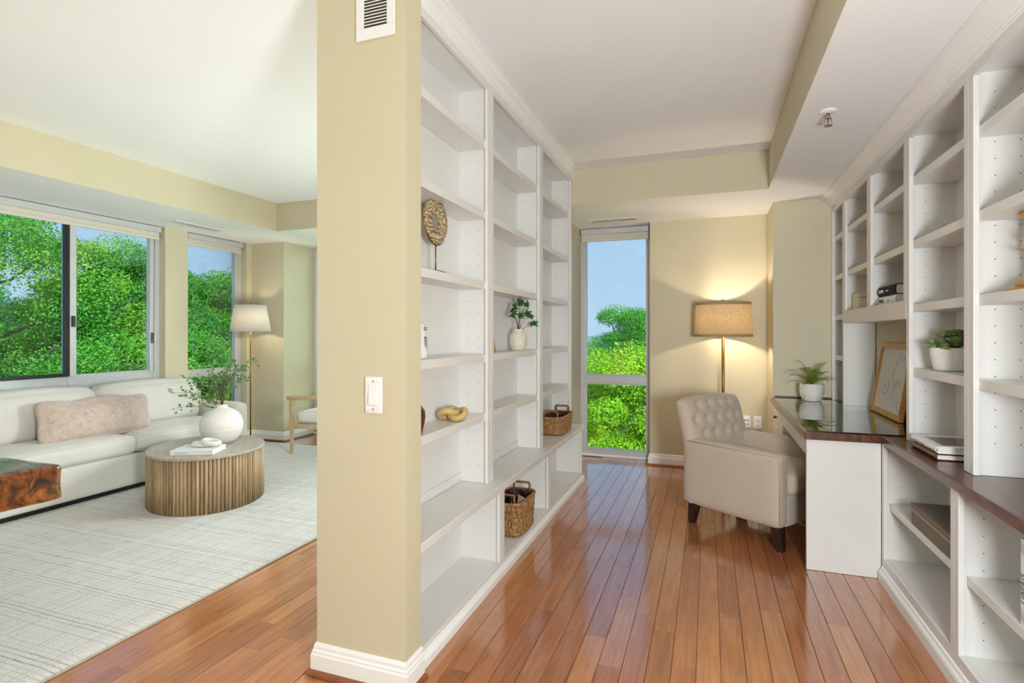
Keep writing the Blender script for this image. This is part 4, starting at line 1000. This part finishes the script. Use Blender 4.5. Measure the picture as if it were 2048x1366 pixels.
# ribbed pot of succulents
sc_ = thing('potted_succulent', (1.062, 3.06, 1.1465), 'grey-green succulents in white ribbed pot on right bookcase shelf', 'plant')
pr = [(.055, 0), (.066, .003), (.074, .02), (.082, .06), (.087, .104), (.087, .108), (.082, .108), (.080, .09), (.001, .088)]
prf = []
for i in range(len(pr) - 1):
    for q in range(3): f = q / 3; prf.append((pr[i][0] * (1 - f) + pr[i + 1][0] * f, pr[i][1] * (1 - f) + pr[i + 1][1] * f))
prf.append(pr[-1])
MB().lathe(prf, 176, (0, 0, 0), lambda q, f: 1 + (.020 * abs(math.sin(22 * q)) if .06 < f < .56 else 0)).build('pot', 'clay_w', sc_, True, local=True, fix=True)
MB().lathe([(.078, .080), (.078, .096), (.05, .104), (.001, .106)], 28).build('soil', 'soil', sc_, True, local=True, fix=True)
r6 = random.Random(9)
def rosette(c, R0, n, tilt, slim):
    m = MB()
    for k in range(n):
        f = k / n; q = k * 2.4; el = R(15 + 65 * f); d = Vector((math.cos(q) * math.cos(el), math.sin(q) * math.cos(el), math.sin(el))) + tilt * .5; d.normalize()
        leaf(m, Vector(c), d, R0 * (1.05 - .4 * f), R0 * slim, Vector((0, 0, 1)), .22)
    m.build('rosette', 'leaf_succ', sc_, local=True)
for i in range(84):
    lay = i % 3; q = i * 2.4; rr_ = (.094, .076, .05)[lay] * math.sqrt(r6.uniform(.35, 1)); zz = (.106, .130, .155)[lay] + r6.uniform(-.008, .016)
    c = (rr_ * math.cos(q) * .9, rr_ * math.sin(q), zz)
    rosette(c, r6.uniform(.024, .038), r6.randint(8, 11), Vector((c[0], c[1], (-.03, .0, .03)[lay])) * 10, r6.uniform(.42, .68))
# gold ornament at the right edge
go = thing('gold_ornament', (1.062, 2.405, 1.4685), 'gold ornament with domed base at the right photo edge', 'ornament')
MB().lathe([(.075, 0), (.076, .004), (.066, .012), (.045, .016)], 36).build('base_plate', 'gold', go, True, local=True, fix=True)
MB().lathe([(.044, .015), (.042, .028), (.030, .040), (.012, .046), (.001, .047)], 32).build('dome', 'gold', go, True, local=True, fix=True)
MB().tube([(0, 0, .04), (.006, .004, .10), (-.004, 0, .16), (0, 0, .255)], .006, 10).build('stem', 'gold', go, True, local=True)
for (z, q) in ((.10, 1.0), (.13, 2.4), (.165, 3.8), (.2, 5.2), (.12, 4.4), (.18, .2)):
    m = MB(); d0 = Vector((math.cos(q), math.sin(q), .5)); leaf(m, Vector((0, 0, z)), d0, .05, .022, Vector((0, 0, 1)), .3)
    o = m.build('leaf', 'gold', go, local=True); sm = o.modifiers.new('solid', 'SOLIDIFY'); sm.thickness = .002
MB().lathe([(.006, .245), (.018, .250), (.034, .268), (.036, .274), (.030, .272), (.001, .258)], 28).build('cup', 'gold', go, True, local=True, fix=True)
# grey box and upright book in the low cabinets
gb = thing('linen_box', (1.02, 2.80, .4225), 'grey linen storage box with gold strip on low shelf', 'box')
MB().box(-.118, .118, -.265, .265, 0, .066).build('body', 'greybox', gb, bevel=.002, local=True)
MB().box(-.120, .120, -.267, .267, .074, .100).build('lid', 'greybox', gb, bevel=.002, local=True)
MB().box(-.1195, .1195, -.2665, .2665, .0662, .0738).build('gold_strip', 'gold', gb, local=True)
ub = thing('upright_book', (.905, 2.112, .4225), 'white book standing upright at the right photo edge', 'book')
MB().box(.004, .215, -.026, -.004, .004, .262).build('pages', 'paper', ub, local=True)
MB().box(0, .22, -.003, 0, 0, .268).box(0, .22, -.03, -.027, 0, .268).box(0, .004, -.027, -.003, 0, .268).build('cover', 'bookw', ub, bevel=.001, local=True)
text('spine_title', 'LIBERIS', .030, 'inkc', ub, mwx((0, 0, 1), (0, 1, 0), (-.0006, -.025, .07)))
for z in (.018, .028, .040, .225, .235, .245): MB().add([(-.0006, -.0298, z - .006), (-.0006, -.0002, z + .004), (-.0006, -.0002, z + .006), (-.0006, -.0298, z - .004)], [(0, 3, 2, 1)]).build('spine_line', 'inkc', ub, local=True)

# ---------------------------------------------------------------- outside
gd = MB().box(-150, 150, -60, 200, -11.2, -11).build('ground', 'asphalt'); tag(gd, 'green ground far below the windows', 'ground', kind='structure')
def crown_mesh(seed, rx, rz, nclump, per):
    g = np.random.default_rng(seed)
    u = g.normal(size=(nclump, 3)); u /= np.linalg.norm(u, axis=1)[:, None]; rad = g.uniform(.55, 1.0, nclump) ** .6
    C = u * rad[:, None] * np.array([rx, rx, rz]); C[:, 2] = np.where(C[:, 2] < -rz * .6, C[:, 2] * .6, C[:, 2])
    cr_ = g.uniform(.45, .95, nclump)
    ci = np.repeat(np.arange(nclump), per); n = len(ci)
    d = g.normal(size=(n, 3)); d[:, 2] = d[:, 2] * .8 + .25; d /= np.linalg.norm(d, axis=1)[:, None]
    P = C[ci] + d * (cr_[ci] * g.uniform(.55, 1.08, n))[:, None] * np.array([1.15, 1.15, .75])
    nrm = d * .6 + g.normal(size=(n, 3)) * .55 + np.array([0, 0, .5]); nrm /= np.linalg.norm(nrm, axis=1)[:, None]
    a = np.cross(nrm, g.normal(size=(n, 3))); a /= np.linalg.norm(a, axis=1)[:, None]; b = np.cross(nrm, a)
    L = g.uniform(.026, .056, n)[:, None]; w = L * g.uniform(.42, .6, n)[:, None]
    V = np.stack([P - a * L, P + b * w + nrm * L * .18, P + a * L, P - b * w + nrm * L * .18], 1).reshape(-1, 3)
    me = bpy.data.meshes.new('foliage'); me.vertices.add(len(V)); me.vertices.foreach_set('co', V.ravel().astype(np.float32))
    me.loops.add(n * 4); me.loops.foreach_set('vertex_index', np.arange(n * 4, dtype=np.int32))
    me.polygons.add(n); me.polygons.foreach_set('loop_start', np.arange(0, n * 4, 4, dtype=np.int32)); me.polygons.foreach_set('loop_total', np.full(n, 4, dtype=np.int32))
    me.update(calc_edges=True); me.validate(); return me, C
protos = []
for (sd, mt) in ((1, 'leaf_a'), (2, 'leaf_c'), (3, 'leaf_b'), (4, 'leaf_a')):
    me, C = crown_mesh(sd, 2.9, 4.2, 110, 1500); me.materials.append(M[mt])
    tb = MB(); tb.tube([(0, 0, -9), (.1, 0, -4), (0, .1, 0), (.1, 0, 3.0)], [.28, .22, .14, .04], 8)
    bb = MB(); rr6 = random.Random(sd)
    for c in C[::3]:
        c = Vector(c); s_ = Vector((.05, .05, max(-5, min(2.5, c.z - c.to_2d().length * .7)))); md = (s_ + c) / 2 + rv(rr6) * .3; bb.tube([s_, md, c], [.06, .035, .012], 5, False)
    protos.append((me, tb.mesh('trunk'), bb.mesh('limbs')))
    for q in protos[-1][1:]: q.materials.append(M['bark'])
def tree(k, x, y, top, sc, label, group):
    t = thing('broadleaf_tree', (x, y, -11), label, 'tree', group, rz=rnd.uniform(0, 6.28)); t.scale = (sc, sc, sc)
    for nm, me in zip(('foliage', 'trunk', 'limbs'), protos[k]):
        o = bpy.data.objects.new(nm, me); COL.objects.link(o); o.parent = t
        if nm == 'foliage': o['kind'] = 'stuff'
        o.location.z = (top + 11) / sc - 4.6
        if nm == 'trunk': o.scale.z = 1.0
GL = 'trees outside the living room windows'; GS = 'trees outside the study window'
tree(0, -14.0, 6.5, 4.8, .82, 'tall green tree filling the leftmost window pane', GL)
tree(3, -14.0, 9.4, 3.75, .74, 'green tree with pointed top in the right pane of sliding window', GL)
tree(0, -11.4, 8.3, 2.1, .8, 'darker tree low behind the sofa in the right sliding pane', GL)
tree(3, -13.4, 11.9, 3.3, .9, 'green tree seen through the narrow living room window', GL)
tree(2, -11.3, 10.6, 1.3, .75, 'yellow-green treetop low in the narrow living room window', GL)
for (k, x, y, top, sc) in ((1, -19, 8, 3.2, 1.1), (1, -21, 13, 2.8, 1.1), (1, -18.5, 15.5, 2.2, 1.1), (0, -20, 18, 2.4, 1.1)):
    tree(k, x, y, top, sc, 'hazy green tree farther back beyond the living room windows', 'far trees beyond living room')
tree(2, -1.35, 13.2, 1.35, .85, 'bright lime treetop at the right of the study window', GS)
tree(2, -3.45, 14.3, 1.15, .85, 'bright green treetop at the left of the study window', GS)
tree(3, -2.9, 21.5, 2.5, .75, 'taller round tree rising behind in the study window', GS)
for (k, x, y, top, sc) in ((1, -6.2, 24, 1.6, 1.0), (0, .4, 22, 1.7, .9), (1, -9.5, 26, 1.5, 1.0), (1, -1, 32, 1.8, 1.0), (1, -5.0, 34, 1.9, 1.1)):
    tree(k, x, y, top, sc, 'distant green tree on the skyline beyond the study', 'far trees beyond study')

# ---------------------------------------------------------------- two added fill lamps, kept out of view, to brighten the rooms
def globe_lamp(x, y, z, power, label):
    t = thing('globe_lamp', (x, y, .0035), label, 'floor lamp')
    MB().lathe([(.13, 0), (.13, .012), (.12, .02), (.012, .026)], 32, (x, y, .0035)).build('base', 'brass', t, True, fix=True)
    MB().tube([(x, y, .02), (x, y, z - .15)], .010, 10).build('pole', 'brass', t, True)
    o = light('globe_lamp_light', 'POINT', (0, 0, z - .0035), power, (.87, .94, 1), .2, parent=t)
    l = o.data; l.use_nodes = True; em = next(n for n in l.node_tree.nodes if n.type == 'EMISSION')
    fo = l.node_tree.nodes.new('ShaderNodeLightFalloff'); fo.inputs['Strength'].default_value = 1.0; fo.inputs['Smooth'].default_value = 0
    l.node_tree.links.new(fo.outputs['Linear'], em.inputs['Strength'])
globe_lamp(.62, .30, 1.22, 46, 'added unseen fill lamp before the study, right of the camera')
globe_lamp(-2.35, 3.5, 1.10, 23, 'added fill lamp in the living room, hidden by the pillar')
